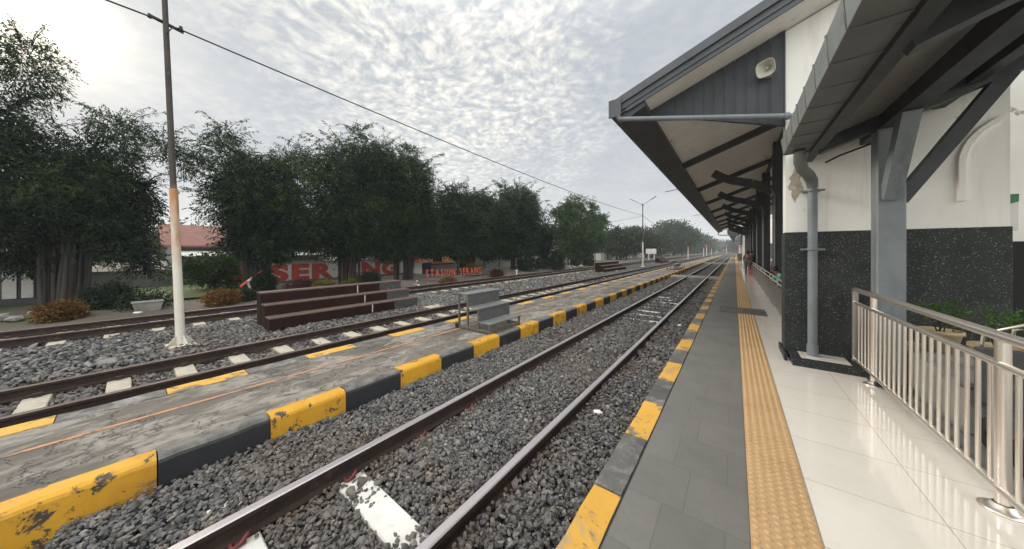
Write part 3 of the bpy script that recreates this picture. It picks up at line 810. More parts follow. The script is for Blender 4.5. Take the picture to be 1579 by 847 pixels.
# barge board: two steps
mb = MB()
mb.prism([(-1.80, zr(-1.8)+.06), (6, zr(6)+.06), (6, zt(6)-.06), (-1.80, zt(-1.8)-.06)], 'y', Y0+.03, Y0+.078)
mb.prism([(-1.84, zt(-1.84)-.11), (6, zt(6)-.11), (6, zt(6)+.03), (-1.84, zt(-1.84)+.03)], 'y', Y0-.012, Y0+.028)
mb.prism([(-1.60, zr(-1.6)-.015), (6, zr(6)-.015), (6, zr(6)+.06), (-1.60, zr(-1.6)+.06)], 'y', Y0+.05, Y0+.0785)
mb.build('barge_board', mt['fascia'], root)
# gutter along the eave
mb = MB()
zg = zt(-1.8)
mb.prism([(-1.86, zg-.27), (-1.70, zg-.29), (-1.70, zg-.02), (-1.72, zg-.02), (-1.72, zg-.25), (-1.84, zg-.24), (-1.85, zg+.02), (-1.88, zg+.02)], 'y', Y0-.02, Y1+.1)
mb.build('gutter', mt['fascia'], root)
mb = MB(); mb.bbox(-1.885, -1.66, Y0-.045, Y0-.02, zg-.30, zg+.03, .006); mb.build('gutter_end', mt['fascia'], root)
mb = MB(); mb.prism([(-1.70, zr(-1.7)-.16), (-1.28, zr(-1.28)-.10), (-1.28, zr(-1.28)-.002), (-1.70, zr(-1.7)-.002)], 'y', Y0+.09, Y1); mb.build('eave_beam', mt['steel_dark'], root)
# boarding that closes the gable
mb = MB(); x = -1.30
while x < .60:
    x2 = min(x+.145, .612)
    lo = lambda q: 4.20-(q+1.3)*.36
    mb.prism([(x+.004, lo(x)), (x2-.004, lo(x2)), (x2-.004, zr(x2)-.004), (x+.004, max(zr(x)-.004, lo(x)+.002))], 'y', YW-.03, YW-.008)
    mb.prism([(x2-.02, lo(x2)), (x2+.0, lo(x2)), (x2+.0, zr(x2)-.006), (x2-.02, zr(x2-.02)-.006)], 'y', YW-.037, YW-.0305)
    x = x2
mb.prism([(-1.30, 4.19), (.612, 3.50), (.612, zr(.6)-.03), (-1.28, zr(-1.3)-.02)], 'y', YW-.0075, YW-.001)
mb.build('gable_boarding', mt['siding'], root)
mb = MB(); mb.tube([(-1.72, 5.47, 4.09), (-1.70, 5.50, 4.04), (-1.60, 5.52, 4.02), (.70, 5.98, 3.60), (.76, 5.99, 3.60)], .040, 14)
mb.lathe([(.05, -.03), (.055, -.03), (.055, .03), (.05, .03)], (.62, 5.966, 3.615), 14, rot=Matrix.Rotation(R(90), 3, 'Y'))
mb.build('rain_pipe', mt['steel_grey'], root)
for k in range(10):
    y = 12.3+4.5*k
    if y > 47.5: break
    # pair: post with a narrow downpipe, rafter, strut
    mb = MB(); mb.bbox(.95, 1.21, y-.15, y+.15, 0, zr(.95)-.1, .012)
    post = mb.build('post', mt['steel_dark'], root)
    mb = MB(); mb.tube([(.985, y-.185, .05), (.985, y-.185, 3.3), (.90, y-.185, 3.55)], .024, 10); mb.build('post_pipe', mt['steel_grey'], post)
    post.children[0].location = (0, 0, 0)
    mb = MB(); mb.beam((-1.27, y-1.9, zr(-1.27)-.085), (2.6, y-1.9, zr(2.6)-.085), .17, .165, up=(0, 0, 1)); mb.build('rafter', mt['steel_dark'], root)
    mb = MB()
    pts = []
    for q in range(7):
        u = q/6.0; x = .96-1.55*u; pts.append((x, y, 3.47+(.82)*u+.06*math.sin(u*math.pi*2.0)))
    for a, b_ in zip(pts[:-1], pts[1:]): mb.beam(a, b_, .15, .24, up=(0, 0, 1))
    mb.build('strut', mt['steel_dark'], root)
for x in (1.08,):
    mb = MB(); mb.box(x-.05, x+.05, YW+.35 if x > .7 else YW+.02, Y1, zr(x)-(.32 if x > 0 else .20), zr(x)-(.19 if x > 0 else .02)-.001); mb.build('purlin', mt['steel_dark'], root)
for yy in (13.9, 24.5):
    mb = MB(); mb.tube([(-1.86, yy, zg-.2), (-2.35, yy-.1, zg-.28)], .018, 6); mb.build('gutter_spout', mt['steel_grey'], root)
mb = MB(); mb.tube([(-1.78, Y1+.15, zg-.3), (-1.74, Y1+.15, zg-.62), (-1.6, Y1+.15, zg-.68), (.9, Y1+.15, zg-.72)], .06, 10); mb.build('rain_pipe', mt['steel_grey'], root)
# inner hall wall behind the posts
root = thing('waiting_hall', 'dark hall wall behind the row of platform posts', 'building', (4.2, 28, 0))
mb = MB(); mb.box(3.9, 4.2, 9.5, 75, 0, 5.9); mb.build('hall_wall', mt['plaster'], root)
mb = MB()
for k in range(12): mb.box(3.86, 3.898, 11+5*k, 13.4+5*k, 0, 2.6)
mb.build('hall_door', mt['wall_dark'], root)
# second, lower canopy farther down the platform
root = thing('far_canopy', 'small dark green shelter roof beyond the end of the long grey canopy', 'canopy', (.6, 63, 3.5))
mb = MB(); mb.prism([(-.9, 4.55), (3.5, 5.6), (3.5, 5.75), (-.9, 4.75)], 'y', 54, 76); mb.build('roof', mt['wall_dark'], root)
mb = MB(); mb.prism([(-.9, 4.2), (-.2, 2.9), (-.1, 2.9), (.5, 4.75), (-.9, 4.55)], 'y', 53.9, 54.0); mb.prism([(-.95, 4.75), (-.85, 4.75), (-.05, 3.0), (-.15, 3.0)], 'y', 54.0, 76); mb.build('end_panel', mt['steel_dark'], root)
for y in (55, 62, 69, 75.5):
    mb = MB(); mb.bbox(.9, 1.3, y-.2, y+.2, 0, 4.95, .02); mb.build('post', mt['wall_white'], root)

# loudspeaker on the boarding
root = thing('loudspeaker', 'ivory horn loudspeaker on the slate boarding under the gable', 'loudspeaker', (.36, YW-.06, 4.42))
rot = Vector((-.42, -.85, -.28)).normalized().to_track_quat('Z', 'Y').to_matrix()
c0 = Vector((.395, YW-.17, 4.40)); SPK = .66
mb = MB(); mb.lathe([(.03, -.16), (.05, -.16), (.055, -.10), (.07, -.06), (.115, .02), (.175, .075), (.185, .085), (.180, .092), (.168, .082), (.11, .03), (.06, -.05), (.02, -.07)], c0, 32, rot=rot*SPK, sq=.75)
mb.build('horn', mt['speaker'], root)
mb = MB(); mb.lathe([(0.0, .035), (.022, .033), (.03, .02), (.034, -.02), (.05, -.06), (.02, -.065)], c0, 20, rot=rot*SPK); mb.build('horn_core', mt['speaker'], root)
mb = MB(); mb.beam(c0-rot @ Vector((0, 0, .07)), (.42, YW-.035, 4.37), .04, .03); mb.bbox(.38, .46, YW-.05, YW-.038, 4.30, 4.45, .004); mb.build('mounting_bracket', mt['speaker_dark'], root)

# ================================================================== NEAR VERANDA ROOF
root = thing('veranda_roof', 'low veranda roof with zinc gutter overhead on a grey braced post', 'veranda roof', (1.5, 2, 3))
VY0, VY1 = -5.0, 5.62
vz = lambda x: 3.0+.40*(x-.78)
mb = MB(); mb.prism([(.76, vz(.76)+.005), (3.9, vz(3.9)+.005), (3.9, vz(3.9)+.10), (.70, vz(.7)+.10)], 'y', VY0, YW-.04); mb.build('roof', mt['roof_sheet'], root)
mb = MB(); mb.prism([(.800, vz(.8)-.02), (3.9, vz(3.9)-.02), (3.9, vz(3.9)), (.800, vz(.8))], 'y', VY0, YW-.045); mb.build('ceiling_boards', mt['roof_sheet'], root)
# trough gutter, outer face light, ribs at the seams
mb = MB()
mb.prism([(.545, 2.955), (.800, 2.955), (.800, 3.10), (.792, 3.10), (.792, 2.965), (.553, 2.965), (.538, 3.17), (.530, 3.17)], 'y', VY0, VY1); mb.box(.55, .795, VY1, VY1+.01, 2.952, 3.13)
mb.build('gutter', mt['zinc'], root)
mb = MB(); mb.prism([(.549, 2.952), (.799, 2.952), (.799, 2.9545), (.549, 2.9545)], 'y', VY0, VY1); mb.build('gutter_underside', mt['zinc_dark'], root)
k = 0; y = VY1-.02
while y > -2:
    mb = MB(); mb.tube([(.80, y, 2.949), (.545, y, 2.949), (.525, y, 3.17), (.56, y, 3.185)], .007, 6); mb.build('gutter_strap', mt['zinc_dark'], root)
    y -= .42
mb = MB(); mb.box(.80, .90, VY0, YW-.05, 2.905, vz(.8)-.03); mb.build('eave_board', mt['steel_dark'], root)
mb = MB(); mb.box(1.36, 1.52, VY0, YW-.03, vz(1.36)-.19, vz(1.36)-.03); mb.build('wall_plate', mt['steel_dark'], root)
for x in (2.0, 2.7):
    mb = MB(); mb.box(x-.05, x+.05, VY0, YW-.03, vz(x)-.13, vz(x)-.03); mb.build('purlin', mt['steel_dark'], root)
for y in (5.45, 3.0, .6, -1.8):
    mb = MB(); mb.beam((.86, y, vz(.86)-.10), (3.6, y, vz(3.6)-.115), .13, .15); mb.build('rafter', mt['steel_dark'], root)
for y in (5.46, -1.8):
    mb = MB(); mb.bbox(1.335, 1.555, y-.10, y+.10, .06, vz(1.36)-.19, .012)
    po = mb.build('post', mt['steel_grey'], root)
    mb = MB(); mb.bbox(1.30, 1.60, y-.17, y+.16, 0.004, .06, .012); mb.build('post_foot', mt['dado'], root)
    mb = MB(); mb.beam((1.435, y-.10, 2.22), (1.435, y-.58, vz(1.36)-.17), .15, .13, up=(1, 0, 0)); mb.build('brace', mt['steel_grey'], root)
    mb = MB(); mb.beam((1.52, y, 2.18), (2.22, y, vz(2.2)-.15), .12, .15, up=(0, 1, 0)); mb.build('brace', mt['steel_dark'], root)
mb = MB(); mb.tube([(1.36, 5.55, 2.93), (1.1, 5.7, 2.86), (.98, 5.75, 2.80)], .012, 6); mb.build('conduit', mt['wire'], root)

# ================================================================== RAILINGS
XR = 1.30
root = thing('steel_railing', 'shiny stainless steel railing with upright bars in front of the veranda', 'railing', (XR, 2, 0))
ya, yb = -3.2, 6.0
mb = MB(); mb.tube([(XR, ya, 1.075), (XR, yb, 1.075)], .030, 18); mb.build('top_rail', mt['inox'], root)
mb = MB(); mb.tube([(XR, ya, .90), (XR, yb, .90)], .021, 14); mb.build('middle_rail', mt['inox'], root)
mb = MB(); mb.tube([(XR, ya, .13), (XR, yb, .13)], .021, 14); mb.build('bottom_rail', mt['inox'], root)
posts = [5.36, 3.26, 1.16, -.94, -3.04]
for y in posts:
    mb = MB(); mb.tube([(XR+.012, y, .002), (XR+.012, y, 1.05)], .030, 16); p_ = mb.build('post', mt['inox'], root)
    mb = MB(); mb.lathe([(.088, .004), (.09, .010), (.078, .017), (.055, .022), (.045, .04), (.038, .045)], (XR+.012, y, 0), 24)
    f = mb.build('foot_flange', mt['inox'], p_); f.location = (0, 0, 0)
mb = MB(); mb.bbox(XR-.028, XR+.028, 5.965, 6.005, 0.02, 1.05, .004); mb.build('end_post', mt['inox'], root)
y = 5.82; k = 0
while y > ya and k < 78:
    if min(abs(y-q) for q in posts) > .06:
        mb = MB(); mb.tube([(XR, y, .13), (XR, y, .90)],   .0125, 8, cap=False); mb.build('baluster', mt['inox'], root); k += 1
    y -= .118
root = thing('panel_railing', 'low grey sheet railing with two bright top bars beside the platform posts', 'railing', (.985, 24, 0))
XP = .905
for z, nm in ((.87, 'top_rail'), (.74, 'middle_rail')):
    mb = MB(); mb.tube([(XP, 6.45, z), (XP, 49, z)], .022, 10); mb.build(nm, mt['inox'], root)
mb = MB(); mb.box(XP-.012, XP+.012, 6.5, 49, .03, .67); mb.build('panel', mt['panel'], root)
for k in range(21):
    y = 6.6+2.12*k
    mb = MB(); mb.tube([(XP+.03, y, .004), (XP+.03, y, .85)], .018, 8); mb.lathe([(.05, .004), (.05, .02), (.02, .03)], (XP+.03, y, 0), 12); mb.build('post', mt['inox'], root)

# ================================================================== BEHIND THE RAILING
root = thing('plant_bench', 'low grey concrete ledge behind the steel railing carrying potted plants', 'ledge', (1.95, 5.2, 0))
mb = MB(); mb.bbox(1.60, 2.35, 4.5, 6.0, -.03, .40, .02); mb.build('ledge', mt['planter'], root)
mb = MB(); mb.bbox(1.57, 2.38, 4.47, 6.02, .401, .45, .01); mb.build('ledge_top', mt['planter'], root)
def leafball(name, lobes, n, mat, parent=None, L=.12, lw=.05, per=6, seed=1, loc=(0, 0, 0), droop=.3, inner=.15, zmin=None):
    g = np.random.default_rng(seed); lobes = np.array(lobes, float)
    wts = lobes[:, 6]*(lobes[:, 3]*lobes[:, 4]*lobes[:, 5])**.667; wts /= wts.sum()
    idx = g.choice(len(lobes), n, p=wts); lb = lobes[idx]
    d = g.normal(size=(n, 3)); d /= np.linalg.norm(d, axis=1)[:, None]
    u = g.uniform(size=n)
    dn = lb[:, 6]
    rad = np.where(u < inner, g.uniform(.15, .65, n), .66+.36*g.uniform(size=n)**.8)
    rad = np.where((dn < .65) | (dn > 2), g.uniform(.1, 1.05, n)**.7, rad)
    bump_ = 1+.13*np.sin(d[:, 0]*5.3+idx)+.12*np.sin(d[:, 1]*6.1+2*idx)+.10*np.sin(d[:, 2]*7.7+3*idx)
    p0 = lb[:, :3]+d*rad[:, None]*bump_[:, None]*lb[:, 3:6]
    o = d+g.normal(0, .45, (n, 3))+np.array([0, 0, .15]); o /= np.linalg.norm(o, axis=1)[:, None]
    SL = L*g.uniform(2.0, 4.2, n)
    t = (np.arange(per)+.5)/per
    pos = p0[:, None, :]+o[:, None, :]*(SL[:, None]*t[None])[..., None]
    pos[..., 2] -= droop*(SL[:, None]*t[None]**2)
    N = n*per; pos = pos.reshape(N, 3)
    o = np.repeat(o, per, 0)
    if zmin is not None:
        k = pos[:, 2] > zmin+.28*np.sin(pos[:, 1]*2.1+pos[:, 0]*1.3)+.2*np.sin(pos[:, 1]*5.3)+g.uniform(-.1, .25, N)
        pos, o = pos[k], o[k]; N = len(pos)
    ax = o*.8+g.normal(0, .55, (N, 3))-np.array([0, 0, droop*1.2]); ax /= np.linalg.norm(ax, axis=1)[:, None]
    wv = np.cross(ax, g.normal(size=(N, 3))); wv /= np.linalg.norm(wv, axis=1)[:, None]+1e-9
    ln = L*g.uniform(.6, 1.3, N)[:, None]; ww = lw*g.uniform(.6, 1.3, N)[:, None]
    V = np.stack([pos, pos+ax*ln*.45+wv*ww*.5, pos+ax*ln, pos+ax*ln*.45-wv*ww*.5], 1).reshape(-1, 3)
    F = np.arange(N*4).reshape(N, 4)
    return npmesh(name, V, F, mat, parent, loc=loc)
for (x, y, hh, lab, sd_) in ((1.86, 5.62, .92, 'bright green potted plant nearer the grey post, behind the railing', 3), (1.98, 4.98, .94, 'bright green potted plant nearer the bent steel handle, behind the railing', 4)):
    root = thing('potted_plant', lab, 'plant', (x, y, .45), 'potted plants behind the railing')
    mb = MB(); mb.lathe([(.09, .45), (.11, .455), (.15, .66), (.165, .665), (.165, .70), (.145, .70), (.13, .62)], (x, y, 0), 24); mb.build('pot', mt['pot'], root)
    mb = MB(); mb.lathe([(0.0, .655), (.14, .655)], (x, y, 0), 16)
    for q in range(4): mb.tube([(x+.02*q-.03, y, .65), (x+.05*math.cos(q*2.2), y+.05*math.sin(q*2.2), .78), (x+.10*math.cos(q*2.2), y+.10*math.sin(q*2.2), .88)], .006, 5)
    mb.build('stem', mt['bark'], root)
    leafball('foliage', [(x, y, hh, .10, .10, .06, 1), (x+.04, y-.06, hh-.04, .06, .06, .05, 1)], 70, mt['leaf_bright'], root, .032, .022, 4, sd_, droop=.15)
root = thing('luggage_trolley', 'bent steel tube handle of a trolley parked behind the railing', 'trolley', (2.0, 4.55, 0))
mb = MB(); mb.tube([(1.75, 4.72, .30), (1.78, 4.66, .86), (1.95, 4.46, 1.02), (2.18, 4.62, 1.04), (2.20, 4.70, 1.0), (2.02, 4.88, .88), (1.98, 4.92, .34)], .012, 10); mb.build('handle', mt['inox'], root)
mb = MB(); mb.bbox(1.62, 2.12, 3.75, 4.42, .26, .30, .01); mb.bbox(1.64, 2.10, 4.38, 4.43, .30, .78, .01)
for k in range(4): mb.tube([(1.67+.13*k, 4.40, .3), (1.67+.13*k, 4.40, .80)], .01, 6)
mb.tube([(1.75, 4.72, .30), (1.75, 4.40, .28)], .012, 8); mb.tube([(1.98, 4.92, .34), (1.98, 4.40, .28)], .012, 8)
mb.build('deck', mt['bench_dark'], root)
for x, y in ((1.66, 4.25), (2.08, 4.25), (1.66, 3.9), (2.08, 3.9)):
    mb = MB(); mb.lathe([(.03, -.02), (.115, -.022), (.13, -.012), (.13, .012), (.115, .022), (.03, .02)], (x, y, .10), 24, rot=Matrix.Rotation(R(90), 3, 'Y')); mb.bbox(x-.006, x+.006, y-.02, y+.02, .10, .26, .002)
    mb.build('wheel', mt['tyre'], root)
root = thing('notice', 'small green and white notice board on the wall past the corner', 'notice', (2.60, YW+.68, 1.85))
mb = MB(); mb.bbox(2.56, 2.84, YW+.682, YW+.698, 1.86, 2.32, .004); mb.build('board', mt['white'], root)
mb = MB(); mb.prism([(2.562, 2.318), (2.838, 2.318), (2.838, 2.22), (2.562, 2.12)], 'y', YW+.677, YW+.6815); mb.build('green_field', mt['notice_green'], root)
mb = MB(); mb.box(2.60, 2.75, YW+.678, YW+.6815, 1.88, 1.97); mb.build('brown_field', mt['notice_brown'], root)

# ================================================================== BENCHES, STOOLS, POLES
def brown_bench(x0, y0, y1, label, dark_from, zg=-.27):
    root = thing('stepped_bench', label, 'bench', (x0-.5, (y0+y1)/2, zg), 'brown stepped benches between the tracks')
    h = .265; dp = .36
    for k in range(3):
        xf = x0-dp*k; z1 = zg+h*(k+1)+.04
        yd = dark_from-.05*k if dark_from else y1
        yl = y0-.004*k; yr = y1-.08*k
        mb = MB(); mb.box(xf-.012, xf, yl, yd, z1-h-.0, z1-.030); mb.build('riser', mt['bench_brown'], root)
        mb = MB(); mb.box(xf-dp+.002, xf-.013, yl+.002, yl+.014, zg-.02, z1-.029); mb.build('end_panel', mt['bench_brown'], root)
        mb = MB(); mb.box(xf-dp+.055, xf-.065, yr-.024, yr-.012, zg-.02, z1-.029); mb.build('end_panel', mt['bench_brown'], root)
        if dark_from:
            mb = MB(); mb.box(xf-.010, xf+.002, yd+.002, yr, z1-h, z1-.030); mb.build('unpainted_riser', mt['bench_dark'], root)['label'] = 'dark unpainted end of the step'
            mb = MB(); mb.box(xf-.004, xf+.004, yd-.72, yd-.69, z1-h+.01, z1-.034); mb.build('joint_strip', mt['white_strip'], root)
        mb = MB(); mb.box(xf-dp-.0, xf+.012, yl, yr, z1-.028, z1); mb.build('tread', mt['bench_edge'], root)
        for yy in (yl+.04, (yl+yr)/2, yr-.03):
            mb = MB(); mb.bbox(xf-dp+.01, xf-dp+.05, yy-.02, yy+.02, zg-.03, z1-.03, .004); mb.bbox(xf-.06, xf-.02, yy-.02, yy+.02, zg-.03, z1-.03, .004); mb.build('leg', mt['bench_brown'], root)
    return root
brown_bench(-8.55, 1.96, 5.92, 'long brown stepped bench with a dark unpainted right end, closest of its kind', 5.08)
brown_bench(-8.75, 25.0, 30.5, 'brown stepped bench in the middle distance, left of the second lamp pole', None)
brown_bench(-8.85, 50, 56, 'far brown stepped bench beside the white board on two legs', None)

def grey_stool(x0, y0, y1, label, z0=-.012):
    """three treads; x0 = front (platform edge side)"""
    root = thing('boarding_steps', label, 'steps', (x0-.45, (y0+y1)/2, z0), 'grey boarding steps on the island platform')
    dp = .30; hs = (.215, .475, .735)
    for k in range(3):
        xa = x0-dp*k; z1 = z0+hs[k]
        mb = MB(); mb.bbox(xa-dp, xa+.012, y0, y1, z1-.018, z1, .004); mb.build('tread', mt['stool_top'], root)
        if k:
            mb = MB(); mb.box(xa-.012, xa, y0+.02, y1-.01, z0+hs[k-1]+.002, z1-.019); mb.build('riser', mt['stool'], root)
        for yy in (y0+.022, y1-.022):
            mb = MB(); mb.bbox(xa-.045, xa-.008, yy-.02, yy+.02, z0, z1-.019, .004); mb.build('leg', mt['stool_leg'], root)
    for yy in (y0+.022, y1-.022):
        mb = MB(); mb.bbox(x0-3*dp+.005, x0-3*dp+.042, yy-.02, yy+.02, z0, z0+hs[2]-.019, .004); mb.build('leg', mt['stool_leg'], root)
        mb = MB(); mb.bbox(x0-3*dp+.044, x0-.047, yy-.018, yy+.018, z0+.03, z0+.066, .004); mb.build('base_bar', mt['stool_leg'], root)
    mb = MB(); mb.bbox(x0-.042, x0-.012, y0+.044, y1-.044, z0+.03, z0+.066, .004); mb.build('base_bar', mt['stool_leg'], root)
    mb = MB(); mb.lathe([(.02, -.015), (.05, -.016), (.055, 0), (.05, .016), (.02, .015)], (x0-3*dp-.02, y0+.0, z0+.06), 16, rot=Matrix.Rotation(R(90), 3, 'X')); mb.build('wheel', mt['tyre'], root)
grey_stool(-3.70, 4.16, 5.16, 'grey steel boarding steps with three treads, standing nearest on the island platform')
grey_stool(-3.72, 28.0, 31.2, 'grey boarding steps far along the island platform, a low dark outline')

i_first = True
def lamp_pole(x, y, label, z0=-.27, lean=.0, white=3.1, top=7.35, r0=.088, rusty=False, mat2='pole_dark'):
    root = thing('lamp_pole', label, 'lamp pole', (x, y, z0), 'lamp poles in a row between the middle and far tracks')
    d = c_ = .795; s_ = .607
    # lean sideways along the row
    L = lambda z: (x-lean*(z-z0)*c_, y-lean*(z-z0)*s_, z)
    mb = MB(); mb.tube([L(z0), L(z0+white*.5), L(z0+white)], [r0*1.08, r0, r0*.94], 16)
    mb.build('lower_pole', mt['pole_white_rusty' if rusty else 'pole_white'], root)
    mb = MB(); mb.tube([L(z0+white), L(z0+white+1.5), L(top)], [r0*.74, r0*.70, r0*.6], 14); mb.build('upper_pole', mt[mat2], root)
    mb = MB()
    mb.bbox(x-.20, x+.20, y-.20, y+.20, z0-.02, z0+.025, .006)
    for a in range(4):
        ca, sa = math.cos(a*math.pi/2+.4), math.sin(a*math.pi/2+.4)
        n_ = Vector((-sa, ca, 0))*.008
        p = [Vector((x+ca*.06, y+sa*.06, z0+.025)), Vector((x+ca*.20, y+sa*.20, z0+.025)), Vector((x+ca*.20, y+sa*.20, z0+.045)), Vector((x+ca*.075, y+sa*.075, z0+.20))]
        mb.add([q+n_ for q in p]+[q-n_ for q in p], [(0, 1, 2, 3), (7, 6, 5, 4), (0, 4, 5, 1), (1, 5, 6, 2), (2, 6, 7, 3), (3, 7, 4, 0)])
    mb.build('base_plate', mt['pole_white'], root)
    if rusty and i_first:
        b0 = L(6.12); mb = MB(); mb.beam((b0[0]-.02, b0[1]-.22, b0[2]+.03), (b0[0]-.02, b0[1]+.24, b0[2]-.05), .04, .05)
        for q in (-.2, .2): mb.lathe([(.0, .0), (.03, .0), (.035, .03), (.02, .05), (.03, .07), (.0, .09)], (b0[0]-.02, b0[1]+q, b0[2]-.02), 10)
        mb.tube([(b0[0]+.05, b0[1], b0[2]-.25), (b0[0]+.10, b0[1]+.08, b0[2]-.1), (b0[0]-.02, b0[1]+.2, b0[2]+.02)], .010, 6)
        mb.build('wire_bracket', mt['wire'], root)
    tx, ty, tz = L(top)
    for sg in (-1, 1):
        mb = MB(); mb.tube([(tx, ty, tz-.5), (tx+sg*.10, ty, tz-.1), (tx+sg*.95, ty, tz+.42)], .028, 8); arm = mb.build('lamp_arm', mt['lamp'], root)
        mb = MB(); mb.beam((tx+sg*.90, ty, tz+.40), (tx+sg*1.45, ty, tz+.70), .20, .07); mb.build('lamp_head', mt['lamp'], arm)
    return root
lamp_pole(-8.72, .615, 'tall lamp pole nearest the camera, white and rusty below, dark above', lean=.047, white=3.1, top=8.1, r0=.064, rusty=True)
i_first = False
for i, (y, lab) in enumerate(((36.6, 'second lamp pole along the row, slim with a white foot and twin lamp arms'), (78.5, 'third lamp pole along the row, with an orange-tinged foot before a round tree'),
                            (121, 'fourth lamp pole along the row, small and hazy'), (164, 'fifth lamp pole along the row, tiny beside a red signal'), (207, 'sixth and farthest lamp pole along the row, faint in the haze'))):
    lamp_pole(-8.6, y, lab, white=2.9, top=7.15, r0=.10 if i else .085, rusty=(i == 1))

def cable(p, q, sag, r, label, n=24):
    p, q = Vector(p), Vector(q); pts = []
    for k in range(n+1):
        u = k/n; a = p.lerp(q, u); a.z -= sag*4*u*(1-u); pts.append(a)
    mb = MB(); mb.tube(pts, r, 5)
    return tag(mb.build('overhead_cable', mt['wire'], loc=tuple(p)), label, 'cable', 'overhead cables along the lamp poles')
cable((-8.95, .44, 6.10), (-8.6, 36.5, 5.75), .35, .016, 'black cable from the nearest lamp pole down to the second one')
cable((-8.95, .44, 6.12), (-8.9, -40, 6.6), .5, .016, 'black cable leaving the nearest lamp pole towards the left edge')
cable((-8.6, 36.5, 5.75), (-8.6, 78.5, 5.7), 1.0, .022, 'sagging cable between the second and third lamp poles')
cable((-8.6, 36.5, 5.7), (-21, 30, 4.2), .4, .016, 'thin cable from the second lamp pole back towards the trees')

# signals, board, barrier
for i, (x, y, zz, lab) in enumerate(((-9.6, 150, 3.4, 'hazy red signal on a white mast left of the tracks'), (-4.2, 230, 3.6, 'tiny red signal in the middle above the far tracks'), (1.6, 165, 3.4, 'red signal on a white mast right of the tracks near the platform end'))):
    root = thing('railway_signal', lab, 'signal', (x, y, -.3), 'red signals far down the line')
    mb = MB(); mb.tube([(x, y, -.3), (x, y, zz)], .13, 8); mb.build('mast', mt['white'], root)
    mb = MB(); mb.bbox(x-.32, x+.32, y-.12, y+.12, zz-.2, zz+1.0, .05); hd = mb.build('signal_head', mt['wire'], root)
    mb = MB(); mb.lathe([(0, 0), (.20, 0), (.22, .10), (.20, .10), (.18, .02)], (x, y-.13, zz+.45), 16, rot=Matrix.Rotation(R(90), 3, 'X')); mb.build('lens', mt['signal'], hd)
root = thing('trackside_board', 'blank white board on two legs beside the tracks', 'board', (-12.9, 62, -.24))
mb = MB(); mb.bbox(-14.0, -12.1, 61.95, 62.05, 1.0, 2.0, .02); mb.build('panel', mt['white'], root)
for x in (-13.5, -12.5):
    mb = MB(); mb.bbox(x-.07, x+.07, 62.06, 62.16, -.24, 1.3, .01); mb.build('leg', mt['white'], root)
root = thing('platform_barrier', 'grey box barrier with yellow posts at the far end of the platform', 'barrier', (.6, 61, 0))
mb = MB(); mb.bbox(.45, 1.75, 61, 61.8, 0, 1.15, .03); mb.build('box', mt['panel'], root)
for x in (-.05, .35):
    mb = MB(); mb.bbox(x-.11, x+.11, 60.4, 60.65, 0, 1.25, .03); mb.build('post', mt['yellow'], root)
root = thing('marker_post', 'short yellow post standing by the far track in the middle distance', 'post', (-13.4, 34.5, -.24))
mb = MB(); mb.tube([(-13.4, 34.5, -.24), (-13.4, 34.5, .42)], .09, 10); mb.build('post_body', mt['yellow'], root)
mb = MB(); mb.lathe([(0, .55), (.08, .52), (.11, .44), (.09, .42)], (-13.4, 34.5, 0), 10); mb.build('post_cap', mt['yellow'], root)
root = thing('crossing_arm', 'red and white warning arm on a tilted white stake in front of the mural', 'warning arm', (-16.6, 3.0, -.2))
mb = MB(); mb.beam((-16.4, 3.16, -.22), (-16.4, 3.02, .36), .07, .05, up=(1, 0, 0)); mb.build('stake', mt['white'], root)
mb = MB(); mb.beam((-16.33, 2.78, .12), (-16.33, 3.50, .74), .08, .03, up=(1, 0, 0)); mb.build('arm', mt['sign_red'], root)
mb = MB(); mb.beam((-16.305, 3.02, .327), (-16.305, 3.22, .50), .08, .015, up=(1, 0, 0)); mb.build('white_band', mt['white'], root)

# ================================================================== TREES
A_ = [(-17, -1.9, 7.12, .75, .75, 1.2, .5), (-17, -2.45, 4.89, 1.15, 1.3, 1.7, 1), (-17, -.91, 4.2, 1.3, 1.44, 1.65, 1), (-17, -1.69, 2.7, 1.5, 1.57, 1.24, 1), (-17, -.14, 2.78, .82, .86, 1.82, 1), (-16.7, .28, 1.35, .5, .5, .99, .8), (-17, -.25, 5.71, .74, .74, .72, .4), (-17, .75, 5.5, .5, .5, .6, .28), (-17, 1.25, 5.0, .4, .4, .45, .2), (-17, .2, 3.4, .6, .6, 1.2, .9), (-17.4, -3.4, 3.8, 1.5, 1.5, 2.2, 1), (-17.6, -1.6, 1.4, 1.0, 1.6, .6, .8)]
B_ = [(-17, 3.65, 4.16, 1.9, 1.9, 2.0, 1), (-17, 2.39, 5.72, .81, .81, .92, .5), (-17, 4.25, 2.73, 1.78, 1.78, 1.46, 1), (-17, 2.05, 3.5, .55, .55, 1.0, .3), (-17, 1.75, 4.9, .4, .4, .5, .25), (-17, 2.39, 6.35, .5, .5, .6, .4), (-17, 4.75, 5.73, 1.25, 1.25, .88, .35), (-17, 3.32, 1.95, 1.33, 1.33, .98, 1)]
C_ = [(-17, 7.61, 4.76, 2.24, 2.24, 2.91, 1), (-17, 7.9, 7.76, .6, .6, 1.25, .4), (-17, 8.92, 6.3, 1.8, 1.8, 1.7, 1), (-17, 6.78, 2.89, 1.98, 1.98, 1.67, 1), (-17, 8.15, 1.68, 1.66, 1.66, 1.05, 1), (-17, 6.0, 5.79, 1.12, 1.12, 1.07, .35), (-17, 9.4, 7.4, .5, .5, 1.1, .5), (-17, 7.0, 6.9, .5, .5, .9, .5)]
